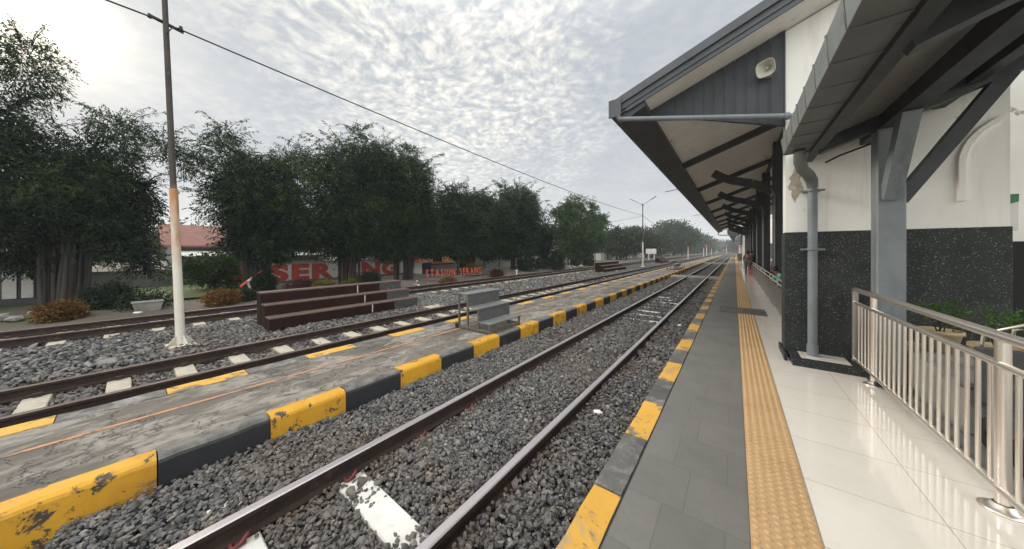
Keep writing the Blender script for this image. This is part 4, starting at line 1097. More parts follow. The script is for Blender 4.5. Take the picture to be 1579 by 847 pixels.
D_ = [(-17, 10.86, 5.05, 2.06, 2.06, 2.9, 1), (-17, 11.19, 7.56, .6, .6, 1.1, .6), (-17, 11.58, 3.21, 1.98, 1.98, 2.17, 1), (-17, 10.09, 1.89, 1.59, 1.59, 1.06, 1), (-17, 10.26, 7.02, .5, .5, 1.1, .5), (-17, 12.2, 6.4, .7, .7, 1.1, .6)]
E_ = [(-17, 15.78, 4.1, 2.9, 3.0, 1.9, 1), (-17, 14.67, 5.65, 1.1, 1.2, 1.0, .8), (-17, 18.64, 4.0, 2.6, 2.67, 2.0, 1), (-17, 14.98, 2.04, 2.6, 2.66, 1.28, 1), (-17, 18.23, 1.71, 2.4, 2.47, 1.21, 1), (-17, 17.07, 5.6, 1.2, 1.26, .95, .7), (-17, 18.9, 5.6, .8, .8, 1.0, .7)]
F_ = [(-17, 22.84, 4.89, 2.8, 2.91, 2.5, 1), (-17, 23.38, 7.1, .9, .9, 1.35, .6), (-17, 26.72, 2.93, 2.1, 2.1, 1.96, 1), (-17, 21.13, 6.9, .54, .54, 1.08, .6), (-17, 25.7, 6.6, .68, .68, 1.37, .6), (-17, 22.32, 2.04, 2.4, 2.49, 1.5, 1), (-17, 24.4, 6.2, .9, .9, 1.4, .6)]
G_ = [(-17, 36.6, 2.9, 2.3, 2.4, 2.2, 1), (-17, 34.9, 6.6, .62, .62, 2.6, .8), (-17, 40.2, 4.0, 2.1, 2.2, 2.0, 1), (-17, 41.9, 7.3, .5, .5, 2.1, .7), (-17, 38.0, 7.2, .55, .55, 2.3, .7), (-17, 33.2, 4.0, .8, .8, 2.5, .7), (-17, 45.6, 6.5, 1.0, 1.5, .6, .7), (-17, 31.4, 6.1, .5, 1.0, .5, .7), (-17, 44, 5.9, .9, 1.1, .9, .7), (-17, 33.6, 6.8, .5, .5, 1.2, .7)]
def stems(root, x, y, z0, z1, spread, n, seed, r=.040, name='trunk', flare=1.25):
    g = random.Random(seed); mb = MB()
    for k in range(n):
        a = g.uniform(0, 6.28); rr = spread*math.sqrt(g.uniform(.05, 1))
        bx, by = x+rr*math.cos(a), y+rr*math.sin(a)
        tx, ty = x+rr*flare*math.cos(a+.3), y+rr*flare*math.sin(a+.3)
        r_ = r*g.uniform(.5, 1.5); pts = []
        for q in range(5):
            u = q/4; pts.append((bx+(tx-bx)*u+g.uniform(-.03, .03), by+(ty-by)*u+g.uniform(-.03, .03), z0+(z1-z0)*u*g.uniform(.94, 1.0)))
        mb.tube(pts, [r_*1.3, r_, r_*.9, r_*.8, r_*.5], 6)
    return mb.build(name, mt['bark'], root)
def limbs(root, x, y, z0, lobes, r=.16, seed=1):
    g = random.Random(seed); mb = MB(); fork = min(l[2]-l[5] for l in lobes)+.5
    mb.tube([(x, y, z0), (x+.05, y, (z0+fork)/2), (x, y+.05, fork)], [r*1.35, r, r*.85], 10)
    for l in lobes:
        e = Vector(l[:3]); b_ = Vector((x, y+.05, fork-.15)); mid = b_.lerp(e, .5)+Vector((g.uniform(-.2, .2), g.uniform(-.2, .2), .25))
        mb.tube([b_, mid, e], [r*.6, r*.4, r*.12], 7)
    return mb.build('trunk', mt['bark'], root)
def bamboo_crown(root, sh, n, mat, L, lw, seed, droop, zmin, x, y):
    """dark core, many separate clumps round it and long arching plumes that droop at the tip"""
    g = np.random.default_rng(seed+500); solid = [l for l in sh if l[6] > .65]; thin = [l for l in sh if l[6] <= .65]
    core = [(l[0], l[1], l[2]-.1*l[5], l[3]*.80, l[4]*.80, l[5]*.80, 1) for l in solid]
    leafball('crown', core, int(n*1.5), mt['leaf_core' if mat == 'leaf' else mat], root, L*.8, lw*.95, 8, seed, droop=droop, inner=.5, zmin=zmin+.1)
    cl = []
    for l in solid:
        m_ = int(10+9*l[3]*l[5])
        for q in range(m_):
            d = g.normal(size=3); d[2] += .15; d /= np.linalg.norm(d); s_ = g.uniform(.78, 1.08); r_ = g.uniform(.20, .36)*min(l[3], 1.6)
            cl.append((l[0]+d[0]*l[3]*s_, l[1]+d[1]*l[4]*s_, l[2]+d[2]*l[5]*s_, r_, r_, r_*g.uniform(.7, 1.2), .6))
    leafball('crown_clumps', cl+[l[:6]+(.64,) for l in thin]*2, int(n*1.35), mt[mat], root, L*.62, lw*.66, 8, seed+1, droop=droop, zmin=zmin)
    # plumes
    P = []; A = []; tot = 0; stem = MB()
    for l in sh:
        m_ = int((4+9*l[3]) if l[6] > .65 else 7)
        for q in range(m_):
            a = g.uniform(0, 6.283); up = g.uniform(.2, 1.0) if q % 2 else g.uniform(.75, 1.0)
            d = np.array([math.cos(a)*(1-.55*up), math.sin(a)*(1-.55*up), up]); d /= np.linalg.norm(d)
            b_ = np.array(l[:3])+d*np.array(l[3:6])*.72
            ln = g.uniform(.6, 1.25)*(1.35 if up > .75 else 1.0)*(.55+.35*min(l[3], 2.0))*(L/.2)**.35; sag = g.uniform(.2, .75)*ln*(.45 if up > .85 else 1.0)
            hd = np.array([math.cos(a), math.sin(a), 0])
            pt = lambda u: b_+d*ln*u+hd*.35*ln*u*u-np.array([0, 0, sag*u**2.4])
            stem.tube([pt(0), pt(.35), pt(.7), pt(1.0)], [.012, .010, .007, .004], 4)
            k = int(46*ln/(L/.2)); u = g.uniform(.12, 1.0, k)
            pos = np.array([pt(t_) for t_ in u])+g.normal(0, .05*(1+.6*L/.2), (k, 3))*np.array([1, 1, .7])*(1.15-u)[:, None]**.5
            P.append(pos); A.append(np.tile(d*.5+hd*.3, (k, 1)))
    pos = np.concatenate(P); ax = np.concatenate(A)+g.normal(0, .45, (len(pos), 3))-np.array([0, 0, .75]); N = len(pos)
    k = pos[:, 2] > zmin; pos, ax = pos[k], ax[k]; N = len(pos)
    ax /= np.linalg.norm(ax, axis=1)[:, None]; wv = np.cross(ax, g.normal(size=(N, 3))); wv /= np.linalg.norm(wv, axis=1)[:, None]
    ln = (L*.72*g.uniform(.6, 1.3, N))[:, None]; ww = (lw*.62*g.uniform(.6, 1.3, N))[:, None]
    V = np.stack([pos, pos+ax*ln*.45+wv*ww*.5, pos+ax*ln, pos+ax*ln*.45-wv*ww*.5], 1).reshape(-1, 3)
    F = np.concatenate([np.arange(N*4).reshape(N, 4), np.array(stem.f)+N*4])
    npmesh('plume', np.concatenate([V, np.array([tuple(q) for q in stem.v])]), F, mt[mat], root)
bam = 'bushy bamboo-like trees in a row behind the far track'
def big_tree(x, y, lobes, n, label, seed, L, lw, spread=.5, mat='leaf', ns=28, droop=.5, zmin=1.0):
    root = thing('bushy_tree', label, 'tree', (x, y, -.24), bam)
    stems(root, x, y, -.26, 3.2, spread*1.1, int(ns*1.3), seed)
    sh = [(l[0], l[1], l[2], l[3]-(.28 if l[6] > .65 else .1)*min(1, l[3])*.9, l[4]-(.28 if l[6] > .65 else .1)*min(1, l[4])*.9, l[5]-.2*min(1, l[5]), l[6]) for l in lobes]
    bamboo_crown(root, sh, n, mat, L, lw, seed, droop, zmin, x, y)
    return root
big_tree(-17.2, -1.25, A_, 5600, 'tallest dark bushy tree, leftmost of the row, above the low rust-coloured bush', 21, .17, .045, .42, ns=34, zmin=.75)
big_tree(-17, 3.45, B_, 4200, 'dark bushy tree directly left of the painted letters, above the long brown bench', 22, .20, .055, .42)
big_tree(-17, 7.45, C_, 5200, 'tall dark bushy tree with a plume on top, trunk amid the painted letters', 23, .21, .06, .5)
big_tree(-17, 10.75, D_, 4400, 'dark bushy tree at the right end of the painted letters, left of the red lettering', 24, .23, .065, .5)
big_tree(-17, 16.3, E_, 4400, 'wide dark bushy tree directly behind the freestanding red lettering', 25, .27, .08, .65)
big_tree(-17, 23, F_, 4200, 'dark bushy tree with pointed tops, right of the freestanding red lettering', 26, .30, .095, .7)
big_tree(-17, 35.8, G_, 3400, 'separate bushy tree with feathery upright plumes, rightmost of the big trees', 27, .40, .13, .8, 'leaf_mid', 28, zmin=.7)
# farther trees, each with trunk and crown
def far_tree(x, y, h, r, label, seed, mat='leaf_far', n=900, L=.5, lw=.28, z0=-.3):
    root = thing('far_tree', label, 'tree', (x, y, z0), 'trees farther along the line')
    g = random.Random(seed); lob = []
    for k in range(7):
        a = g.uniform(0, 6.28); q = g.uniform(.2, .75)
        lob.append((x+r*q*math.cos(a), y+r*q*math.sin(a), z0+h*g.uniform(.5, .82), r*g.uniform(.38, .6), r*g.uniform(.38, .6), h*g.uniform(.15, .24), 1))
    lob.append((x, y, z0+h*.62, r*.72, r*.72, h*.34, 1))
    limbs(root, x, y, z0, lob[:6], .03*h, seed)
    leafball('crown', lob, n, mt[mat], root, L, lw, 6, seed, droop=.2)
far_tree(-19, 60, 6.1, 3.0, 'rounded green tree just right of the tree with feathery plumes', 31)
far_tree(-20, 70, 6.6, 3.2, 'green tree behind the second lamp pole', 32)
far_tree(-18, 80, 6.2, 3.4, 'green tree right of the second lamp pole', 33)
far_tree(-23, 92, 8.2, 4.4, 'taller green tree behind the white trackside board', 34, n=1100, L=.7, lw=.4)
far_tree(-19.5, 104, 6.4, 3.8, 'green tree between the white board and the round tree', 35, L=.7, lw=.4)
far_tree(-19, 130, 12.2, 7.2, 'large round dark tree behind the third lamp pole', 36, n=2000, L=.8, lw=.5)
far_tree(-24, 175, 10.5, 7.5, 'hazy tree right of the large round tree', 37, n=1100, L=1.1, lw=.7)
far_tree(-24, 215, 12, 9, 'hazy tree left of the red signal on its mast', 38, n=1100, L=1.3, lw=.8)
far_tree(-22, 265, 12.5, 10, 'faint blue tree behind the red signals', 39, n=1100, L=1.6, lw=1.0)
far_tree(8, 300, 11, 10, 'faint tree beyond the end of the platform', 40, n=1000, L=1.8, lw=1.0)
far_tree(-31, 52, 6.4, 3.6, 'pale hazy tree behind the grey house roof', 43, 'leaf_far', 900, .6, .35)
far_tree(-26, 4.6, 1.9, 1.2, 'small tree behind the warning arm, below the red tiled roof', 44, 'leaf_mid', 500, .2, .1)
# banana plants below the trees
root = thing('banana_plant', 'pale green banana plant with broad leaves before the far trees', 'plant', (-15.8, 84, -.3))
g = random.Random(5); mbl = MB(); mbs = MB()
for k in range(5):
    bx, by = -15.8+g.uniform(-1.6, 1.6), 84+g.uniform(-1.5, 1.5)
    mbs.tube([(bx, by, -.3), (bx, by, 1.6)], [.14, .1], 8)
    for q in range(7):
        a = g.uniform(0, 6.28); d = Vector((math.cos(a), math.sin(a), 0)); sd_ = Vector((-d.y, d.x, 0)); o = Vector((bx, by, 1.5)); vs = []
        ln = g.uniform(1.6, 2.3)
        for u in (0, .3, .65, 1):
            c = o+d*ln*u*.75+Vector((0, 0, 2.1*u-1.7*u*u)); wd = (.06, .28, .26, .02)[(0, .3, .65, 1).index(u)]
            vs += [c+sd_*wd, c-Vector((0, 0, .05)), c-sd_*wd]
        fs = []
        for r_ in range(3): fs += [(r_*3, r_*3+1, r_*3+4, r_*3+3), (r_*3+1, r_*3+2, r_*3+5, r_*3+4)]
        mbl.add(vs, fs)
mbl.build('leaf', mt['leaf_yellow'], root); mbs.build('stalk', mt['bark'], root)

# bushes and clipped shrubs
def bush(x, y, rx, ry, h, mat, label, seed, n=700, L=.07, lw=.04, name='bush', z0=-.24, grp='bushes in the garden strip', lobes=None):
    root = thing(name, label, 'bush', (x, y, z0), grp)
    mb = MB()
    for q in range(5):
        a = q*1.256; mb.tube([(x+.05*math.cos(a), y+.05*math.sin(a), z0-.05), (x+rx*.4*math.cos(a), y+ry*.4*math.sin(a), z0+h*.55)], [.025, .012], 5)
    mb.build('stem', mt['bark'], root)
    leafball('foliage', lobes or [(x, y, z0+h*.48, rx*.9, ry*.9, h*.46, 1), (x+rx*.3, y-ry*.25, z0+h*.42, rx*.6, ry*.6, h*.4, 1), (x-rx*.3, y+ry*.3, z0+h*.42, rx*.6, ry*.6, h*.4, 1)], n, mt[mat], root, L, lw, 6, seed, droop=.1)
bush(-14.3, -1.12, .50, .34, .44, 'leaf_orange', 'low rust-coloured bush at the far left, before the tallest tree', 51, 1300, .05, .035)
bush(-14.0, 1.95, .50, .46, .46, 'leaf_orange', 'low rust-coloured bush right of the white lamp pole', 52, 1300, .05, .035)
bush(-16.1, -.40, .50, .48, .72, 'leaf_dark', 'dark green round bush beside the trunk of the tallest tree', 53, 800)
bush(-14.2, 2.62, .22, .22, .32, 'leaf_dark', 'small dark bush between the rust-coloured bush and the bench end', 54, 350)
bush(-16.0, 3.50, .30, .30, .95, 'leaf_dark', 'clipped dark hedge round a tree trunk left of the painted letters', 55, 1500)
bush(-15.0, 7.55, .50, .5, .72, 'leaf_dark', 'dark rounded bush behind the right part of the long brown bench', 56, 1000)
bush(-15.5, 4.7, .5, .6, .42, 'leaf_red', 'low maroon bush above the long brown bench', 57, 600)
bush(-15.1, 5.45, .45, .5, .38, 'leaf_yellow', 'low yellow-green bush below the painted letters', 58, 600)
bush(-15.2, 6.7, .32, .35, .34, 'leaf_yellow', 'small yellow-green bush beside a trunk and the dark rounded bush', 59, 350)
bush(-13.1, 15.4, .45, .5, .5, 'leaf_red', 'reddish brown bush to the right below the red lettering', 60, 600)
bush(-12.98, 11.0, .3, .42, .20, 'leaf_orange', 'dry brown bush below the red lettering', 61, 500)
bush(-15.6, 15.6, .7, .8, .8, 'leaf_yellow', 'yellow-green bush before the pale wall', 62, 600, .1, .05)
bush(-13.5, 24.8, .62, .62, 1.75, 'leaf_dark', 'tall rounded clipped shrub, tallest of the topiary', 63, 1300, .09, .06, 'topiary_shrub', grp='clipped shrubs in the middle distance', lobes=[(-13.5, 24.8, .62, .62, .62, .86, 1)])
for i, (x, y, r_, h, lab) in enumerate(((-14.6, 21.6, .75, 1.2, 'clipped dark box shrub left of the tallest topiary'), (-15.5, 25.6, .55, 1.35, 'clipped shrub directly behind the tallest topiary on its left'), (-14.3, 31.5, .75, 1.35, 'rounded clipped shrub right of the feathery tree trunk'), (-14.2, 34.2, .48, 1.55, 'slim clipped shrub left of the far brown bench'))):
    bush(x, y, r_, r_, h, 'leaf_dark', lab, 64+i, 700, .10, .07, 'topiary_shrub', grp='clipped shrubs in the middle distance', lobes=[(x, y, -.24+h*.5, r_, r_, h*.5, 1)])
bush(-15.2, .35, .55, .5, .35, 'leaf_dark', 'low dark spiky plant behind the white planter tub', 69, 350, .12, .03)
bush(-19.3, 2.35, .8, .9, 1.5, 'leaf_mid', 'low layered green tree left of the warning arm', 70, 900, .14, .07, lobes=[(-19.3, 2.35, 1.05, .7, .8, .2, .8), (-19.3, 2.2, .65, .75, .9, .2, .8), (-19.2, 2.5, .3, .6, .7, .2, .8)])
root = thing('planter_tub', 'white square planter tub in the garden left of the lamp pole', 'tub', (-14.4, .35, -.24))
mb = MB(); mb.prism([(.10, -.24), (.58, -.24), (.64, .02), (.04, .02)], 'x', -14.6, -14.2); mb.build('tub', mt['stone_pale'], root)
mb = MB(); mb.bbox(-14.62, -14.18, .02, .66, .021, .05, .01); mb.build('rim', mt['stone_pale'], root)

# border rocks and litter
g = random.Random(9)
def rock(x, y, sx, sy, sz, label, grp, z=-.24, mat='stone_pale', name='rock'):
    v = np.array(ico_v)*np.array([sx, sy, sz])*.5*(1+np.array([[g.uniform(-.2, .2)] for _ in range(12)]))+np.array([x, y, z+sz*.35])
    o = npmesh(name, v, ico_f, mt[mat], loc=(x, y, z)); tag(o, label, 'rock', grp)
rl = 'pale border rock in the low row at the far left of the garden'
for k in range(9):
    rock(-14.9-.30*(k % 2), -2.75+.24*k*(1.0), .42, .34, .20+.05*(k % 2), rl, 'border rocks at the far left')
rl = 'small grey rock in the rockery beside the tall topiary shrub'
for k in range(12):
    rock(-13.6+g.uniform(-.6, .5), 26.6+k*.33, g.uniform(.3, .6), g.uniform(.3, .6), g.uniform(.2, .45), rl, 'rockery stones')
rl = 'small pale stone lying on the garden soil behind the far track'
for k in range(26):
    rock(g.uniform(-15.2, -12.9), g.uniform(-2, 28), g.uniform(.08, .22), g.uniform(.08, .22), g.uniform(.06, .14), rl, 'small pale garden stones', mat='white' if k % 4 == 0 else 'stone_pale')
root = thing('marker_peg', 'small white peg standing in the garden right of the red lettering', 'peg', (-13.0, 17.6, -.24))
mb = MB(); mb.bbox(-13.04, -12.96, 17.56, 17.64, -.24, .10, .01); mb.build('peg', mt['white'], root)
mb = MB(); mb.bbox(-13.07, -12.93, 17.53, 17.67, .101, .18, .01); mb.build('peg_head', mt['white'], root)

# ================================================================== WALLS, HOUSES, LETTERING
def lettering(word, mat, parent, x, y0, y1, z0, z1, depth, bold=0.0, slopez=0.0, name='letter', gaps=None):
    """raised letters reading along +y, facing +x"""
    obs = []
    adv = []
    for ch in word:
        if ch == ' ': adv.append((None, .38)); continue
        cu = bpy.data.curves.new('t', 'FONT'); cu.body = ch; cu.size = 1.0; cu.extrude = .5; cu.offset = bold; cu.resolution_u = 4
        ob = bpy.data.objects.new('t', cu); COL.objects.link(ob)
        bpy.context.view_layer.update()
        me = bpy.data.meshes.new_from_object(ob.evaluated_get(bpy.context.evaluated_depsgraph_get()))
        bpy.data.objects.remove(ob); bpy.data.curves.remove(cu)
        co_ = np.empty(len(me.vertices)*3); me.vertices.foreach_get('co', co_); co_ = co_.reshape(-1, 3)
        adv.append(((me, co_), co_[:, 0].max()-co_[:, 0].min()))
    sp = gaps or .2; total = sum(a for _, a in adv)+sp*(len(adv)-1)
    sc_ = (y1-y0)/total; yy = y0
    for it, a in adv:
        if it is not None:
            me, co_ = it
            h0, h1 = -.01, .73
            zz = z0+(co_[:, 1]-h0)/(h1-h0)*(z1-z0)+slopez*(yy-y0)
            yv = yy+(co_[:, 0]-co_[:, 0].min())*sc_
            xv = x+(co_[:, 2])*depth
            off = np.array(parent['_w'][:])
            V = np.stack([xv, yv, zz], 1)-off
            me.vertices.foreach_set('co', V.astype(np.float32).ravel()); me.materials.clear(); me.materials.append(mt[mat]); me.update(); me.name = name
            o = bpy.data.objects.new(name, me); COL.objects.link(o); o.parent = parent; o['_w'] = tuple(off)
        yy += (a+sp)*sc_
root = thing('lettering_sign', 'freestanding red letters spelling the station name beside the track', 'sign', (-14.5, 12.9, -.24))
lettering('STASIUN SERANG', 'sign_red', root, -14.45, 10.6, 15.3, .04, .50, .022, .0, -.008, gaps=.30)
mb = MB(); mb.box(-14.52, -14.40, 10.5, 15.4, -.075, -.025); mb.build('base_rail', mt['wall_grey'], root)
for y in (10.7, 12.3, 13.8, 15.2):
    mb = MB(); mb.bbox(-14.50, -14.42, y-.04, y+.04, -.26, -.076, .01); mb.build('leg', mt['wall_grey'], root)
root = thing('mural_wall', 'white garden wall painted with huge red letters between the tree trunks', 'wall', (-20.6, 8, -.3))
mb = MB(); mb.box(-20.75, -20.55, 2.4, 13.4, -.12, .92); mb.build('wall_face', mt['mural_white'], root)
mb = MB(); mb.box(-20.80, -20.50, 2.4, 13.4, -.36, -.122); mb.build('wall_base', mt['wall_grey'], root)
mb = MB(); mb.box(-20.78, -20.52, 2.4, 13.4, .921, .98); mb.build('wall_cap', mt['wall_grey'], root)
lettering('SERANG', 'paint_red', root, -20.545, 4.7, 12.5, -.10, .82, .006, .06, gaps=.07)
mb = MB()
mb.prism([(2.95, .20), (3.35, .85), (4.02, .85), (3.92, -.1), (3.2, -.1)], 'x', -20.549, -20.54); mb.build('painted_emblem', mt['paint_red'], root)
mb = MB(); mb.prism([(4.22, .85), (4.58, .85), (4.58, -.1), (4.12, -.1)], 'x', -20.549, -20.54); mb.build('painted_stripe', mt['paint_navy'], root)
def wall(label, x, y0, y1, z0, z1, mat, posts=0, name='garden_wall', grp=None, cat='wall', pm=None, th=.15):
    root = thing(name, label, cat, (x, (y0+y1)/2, z0), grp)
    mb = MB(); mb.box(x-th/2, x+th/2, y0, y1, z0, z1); mb.build('wall_panel', mt[mat], root)
    mb = MB(); mb.box(x-th/2-.03, x+th/2+.03, y0-.01, y1+.01, z1+.001, z1+.06); mb.build('coping', mt[pm or mat], root)
    for k in range(posts):
        y = y0+(y1-y0)*k/max(1, posts-1)
        mb = MB(); mb.bbox(x-th/2-.06, x+th/2+.06, y-.1, y+.1, z0, z1+.12, .01); mb.build('pier', mt[pm or mat], root)
    return root
wall('low grey rendered wall behind the lawn at the left', -22.5, -2.0, 2.35, -.35, .62, 'wall_grey')
wall('pale greenish wall with piers behind the freestanding red lettering', -21.0, 15.2, 27.5, -.35, .95, 'wall_green', 6, pm='wall_grey')
wall('long pale concrete panel fence towards the far trees', -21.0, 27.75, 95, -.35, 1.15, 'wall_white', 22, 'panel_fence', cat='fence', pm='wall_grey')
root = thing('shop_front', 'dark shed with white panels and grey shutter at the far left', 'shed', (-20, -2.4, -.3))
mb = MB(); mb.box(-21.5, -19.2, -5.2, -1.3, -.3, 1.35); mb.build('shed_wall', mt['wall_dark'], root)
mb = MB(); mb.prism([(-21.7, 1.36), (-18.8, 1.36), (-18.8, 1.46), (-21.7, 1.95)], 'y', -5.4, -1.1); mb.build('shed_roof', mt['roof_grey'], root)
for y0, y1 in ((-2.55, -2.30), (-2.22, -2.0), (-1.92, -1.62), (-3.6, -3.05)):
    mb = MB(); mb.bbox(-19.19, -19.14, y0, y1, .0, 1.0, .01); mb.build('white_panel', mt['wall_white'], root)
root = thing('banner', 'white and navy banner hung by the trees left of the red lettering', 'banner', (-17.6, 11.9, .0))
mb = MB(); mb.box(-17.62, -17.60, 11.95, 12.55, .05, .72); mb.build('white_cloth', mt['white'], root)
mb = MB(); mb.box(-17.63, -17.61, 12.56, 13.3, -.05, .75); mb.build('navy_cloth', mt['paint_navy'], root)
for y in (11.93, 13.32):
    mb = MB(); mb.bbox(-17.64, -17.60, y-.02, y+.02, -.26, .8, .004); mb.build('stake', mt['bench_dark'], root)
def house(label, cx_, cy_, wx, wy, z0, ze, zr_, wallm, roofm, over=.5, name='house', axis='y', win=3):
    root = thing(name, label, 'house', (cx_, cy_, z0))
    x0, x1, y0, y1 = cx_-wx/2, cx_+wx/2, cy_-wy/2, cy_+wy/2
    mb = MB(); mb.box(x0, x1, y0, y1, z0, ze); mb.build('wall', mt[wallm], root)
    mb = MB()
    if axis == 'y': mb.prism([(x0-over, ze-.1), (cx_, zr_), (x1+over, ze-.1), (x1+over, ze+.02), (cx_, zr_+.14), (x0-over, ze+.02)], 'y', y0-over, y1+over); mb.prism([(x0, ze+.001), (x1, ze+.001), (cx_, zr_-.05)], 'y', y0+.01, y1-.01)
    else: mb.prism([(y0-over, ze-.1), (cy_, zr_), (y1+over, ze-.1), (y1+over, ze+.02), (cy_, zr_+.14), (y0-over, ze+.02)], 'x', x0-over, x1+over); mb.prism([(y0, ze+.001), (y1, ze+.001), (cy_, zr_-.05)], 'x', x0+.01, x1-.01)
    mb.build('roof', mt[roofm], root)
    for k in range(win):
        y = y0+wy*(k+.5)/win
        mb = MB(); mb.bbox(x1+.001, x1+.05, y-.55, y+.55, z0+.9, z0+1.9, .01); f = mb.build('window', mt['white'], root)
        mb = MB(); mb.box(x1+.051, x1+.056, y-.47, y+.47, z0+.98, z0+1.82); mb.build('pane', mt['dark_void'], f)
    return root
hr = house('grey house with a faded red tiled roof behind the trees at the left', -32, 7.2, 6, 11, -.3, 1.95, 3.35, 'wall_grey', 'tile_red')
mb = MB(); mb.prism([(-28.99, 1.55), (-27.2, 1.25), (-27.2, 1.30), (-28.99, 1.62)], 'y', 1.8, 12); mb.build('awning', mt['wall_white'], hr)
house('small shelter with an orange tiled roof behind the red lettering', -20.6, 15.6, 1.6, 2.6, -.3, .55, 1.15, 'wall_white', 'tile_orange', .3, 'small_house', win=1)
house('grey house with a pale hipped roof right of the dark trees', -27, 45, 8, 17, -.35, 1.7, 3.4, 'wall_grey', 'roof_grey', .6)
house('long pale house far behind the topiary shrubs', -27, 24, 6, 9, -.35, 1.5, 2.6, 'wall_white', 'roof_grey', .5)
house('pale green house behind the red lettering and the wide tree', -28, 14, 6, 8, -.35, 1.9, 3.0, 'wall_green', 'roof_grey', .5)
house('distant pale house among the far trees', -26, 122, 8, 16, -.35, 2.4, 4.4, 'wall_white', 'roof_grey', .6)
# ground cover and distant wooded rise
root = None
def wooded(name, label, x0, x1, y, h, seed):
    g = np.random.default_rng(seed); n = 40
    lob = [(x0+(x1-x0)*(i+.5)/n+g.uniform(-4, 4), y+g.uniform(-18, 18), h*g.uniform(.1, .55), g.uniform(9, 20), g.uniform(9, 20), h*g.uniform(.3, .55), 1) for i in range(n)]
    o = leafball(name, lob, 16000, mt['leaf_far'], None, 1.7, 1.0, 6, seed, droop=.1); o['kind'] = 'stuff'; return o
wooded('far_woods', None, -190, 130, 470, 17, 81)
wooded('far_woods', None, -210, -45, 120, 8, 82)
# weeds along the platform edge
g = np.random.default_rng(77); n = 46
P0 = np.stack([np.where(g.uniform(size=n) < .6, g.uniform(-.92, -.80, n), g.uniform(-3.56, -3.50, n)), g.uniform(1.6, 14, n), np.full(n, -.20)], 1)
k = 12; pos = np.repeat(P0, k, 0)+g.normal(0, .02, (n*k, 3))*np.array([1, 1.6, .2]); a = g.normal(0, .55, (n*k, 3)); a[:, 2] = 1; a /= np.linalg.norm(a, axis=1)[:, None]
wv = np.cross(a, g.normal(size=(n*k, 3))); wv /= np.linalg.norm(wv, axis=1)[:, None]; ln = g.uniform(.03, .085, n*k)[:, None]
V = np.stack([pos, pos+a*ln*.5+wv*.004, pos+a*ln, pos+a*ln*.5-wv*.004], 1).reshape(-1, 3)
npmesh('weeds', V, np.arange(n*k*4).reshape(-1, 4), mt['leaf_yellow'])['kind'] = 'stuff'

for (x, y, lab) in ((-1.05, 7.9, 'scrap of white litter on the ballast by the platform kerb'), (-1.18, 3.1, 'white crumpled litter between the nearest rail and the platform kerb, closer to the camera')):
    V = np.array(ico_v)*np.array([.05, .04, .02])*(1+np.random.default_rng(int(y*10)).uniform(-.4, .4, (12, 1)))+np.array([x, y, -.165])
    tag(npmesh('litter', V, ico_f, mt['white'], loc=(x, y, -.18)), lab, 'litter', None, 'thing')
g = np.random.default_rng(83)
lob = [(-105+g.uniform(-10, 10), -75+150*(i+.5)/26+g.uniform(-2, 2), g.uniform(.5, 3.2), g.uniform(4, 7), g.uniform(4, 7), g.uniform(2.5, 4.2), 1) for i in range(26)]
leafball('far_woods', lob, 9000, mt['leaf_far'], None, .9, .5, 6, 83, droop=.1)['kind'] = 'stuff'

# ================================================================== PEOPLE
def skin_mesh(name, joints, bones, mat, parent, root_i=0, sub=2):
    """joints: list of (x, y, z, rx, ry)"""
    me = bpy.data.meshes.new('s'); off = np.array(parent['_w'][:])
    me.from_pydata([tuple(np.array(j[:3])-off) for j in joints], bones, [])
    ob = bpy.data.objects.new('s', me); COL.objects.link(ob)
    md = ob.modifiers.new('skin', 'SKIN'); md.use_smooth_shade = True
    if not me.skin_vertices: bpy.context.view_layer.update()
    for i, j in enumerate(joints):
        sv = me.skin_vertices[0].data[i]; sv.radius = (j[3], j[4]); sv.use_root = (i == root_i)
    sb = ob.modifiers.new('sub', 'SUBSURF'); sb.levels = sub; sb.render_levels = sub
    bpy.context.view_layer.update()
    m2 = bpy.data.meshes.new_from_object(ob.evaluated_get(bpy.context.evaluated_depsgraph_get()))
    bpy.data.objects.remove(ob)
    m2.materials.clear(); m2.materials.append(mat); m2.name = name
    for p in m2.polygons: p.use_smooth = True
    o = bpy.data.objects.new(name, m2); COL.objects.link(o); o.parent = parent; o['_w'] = tuple(off)
    return o
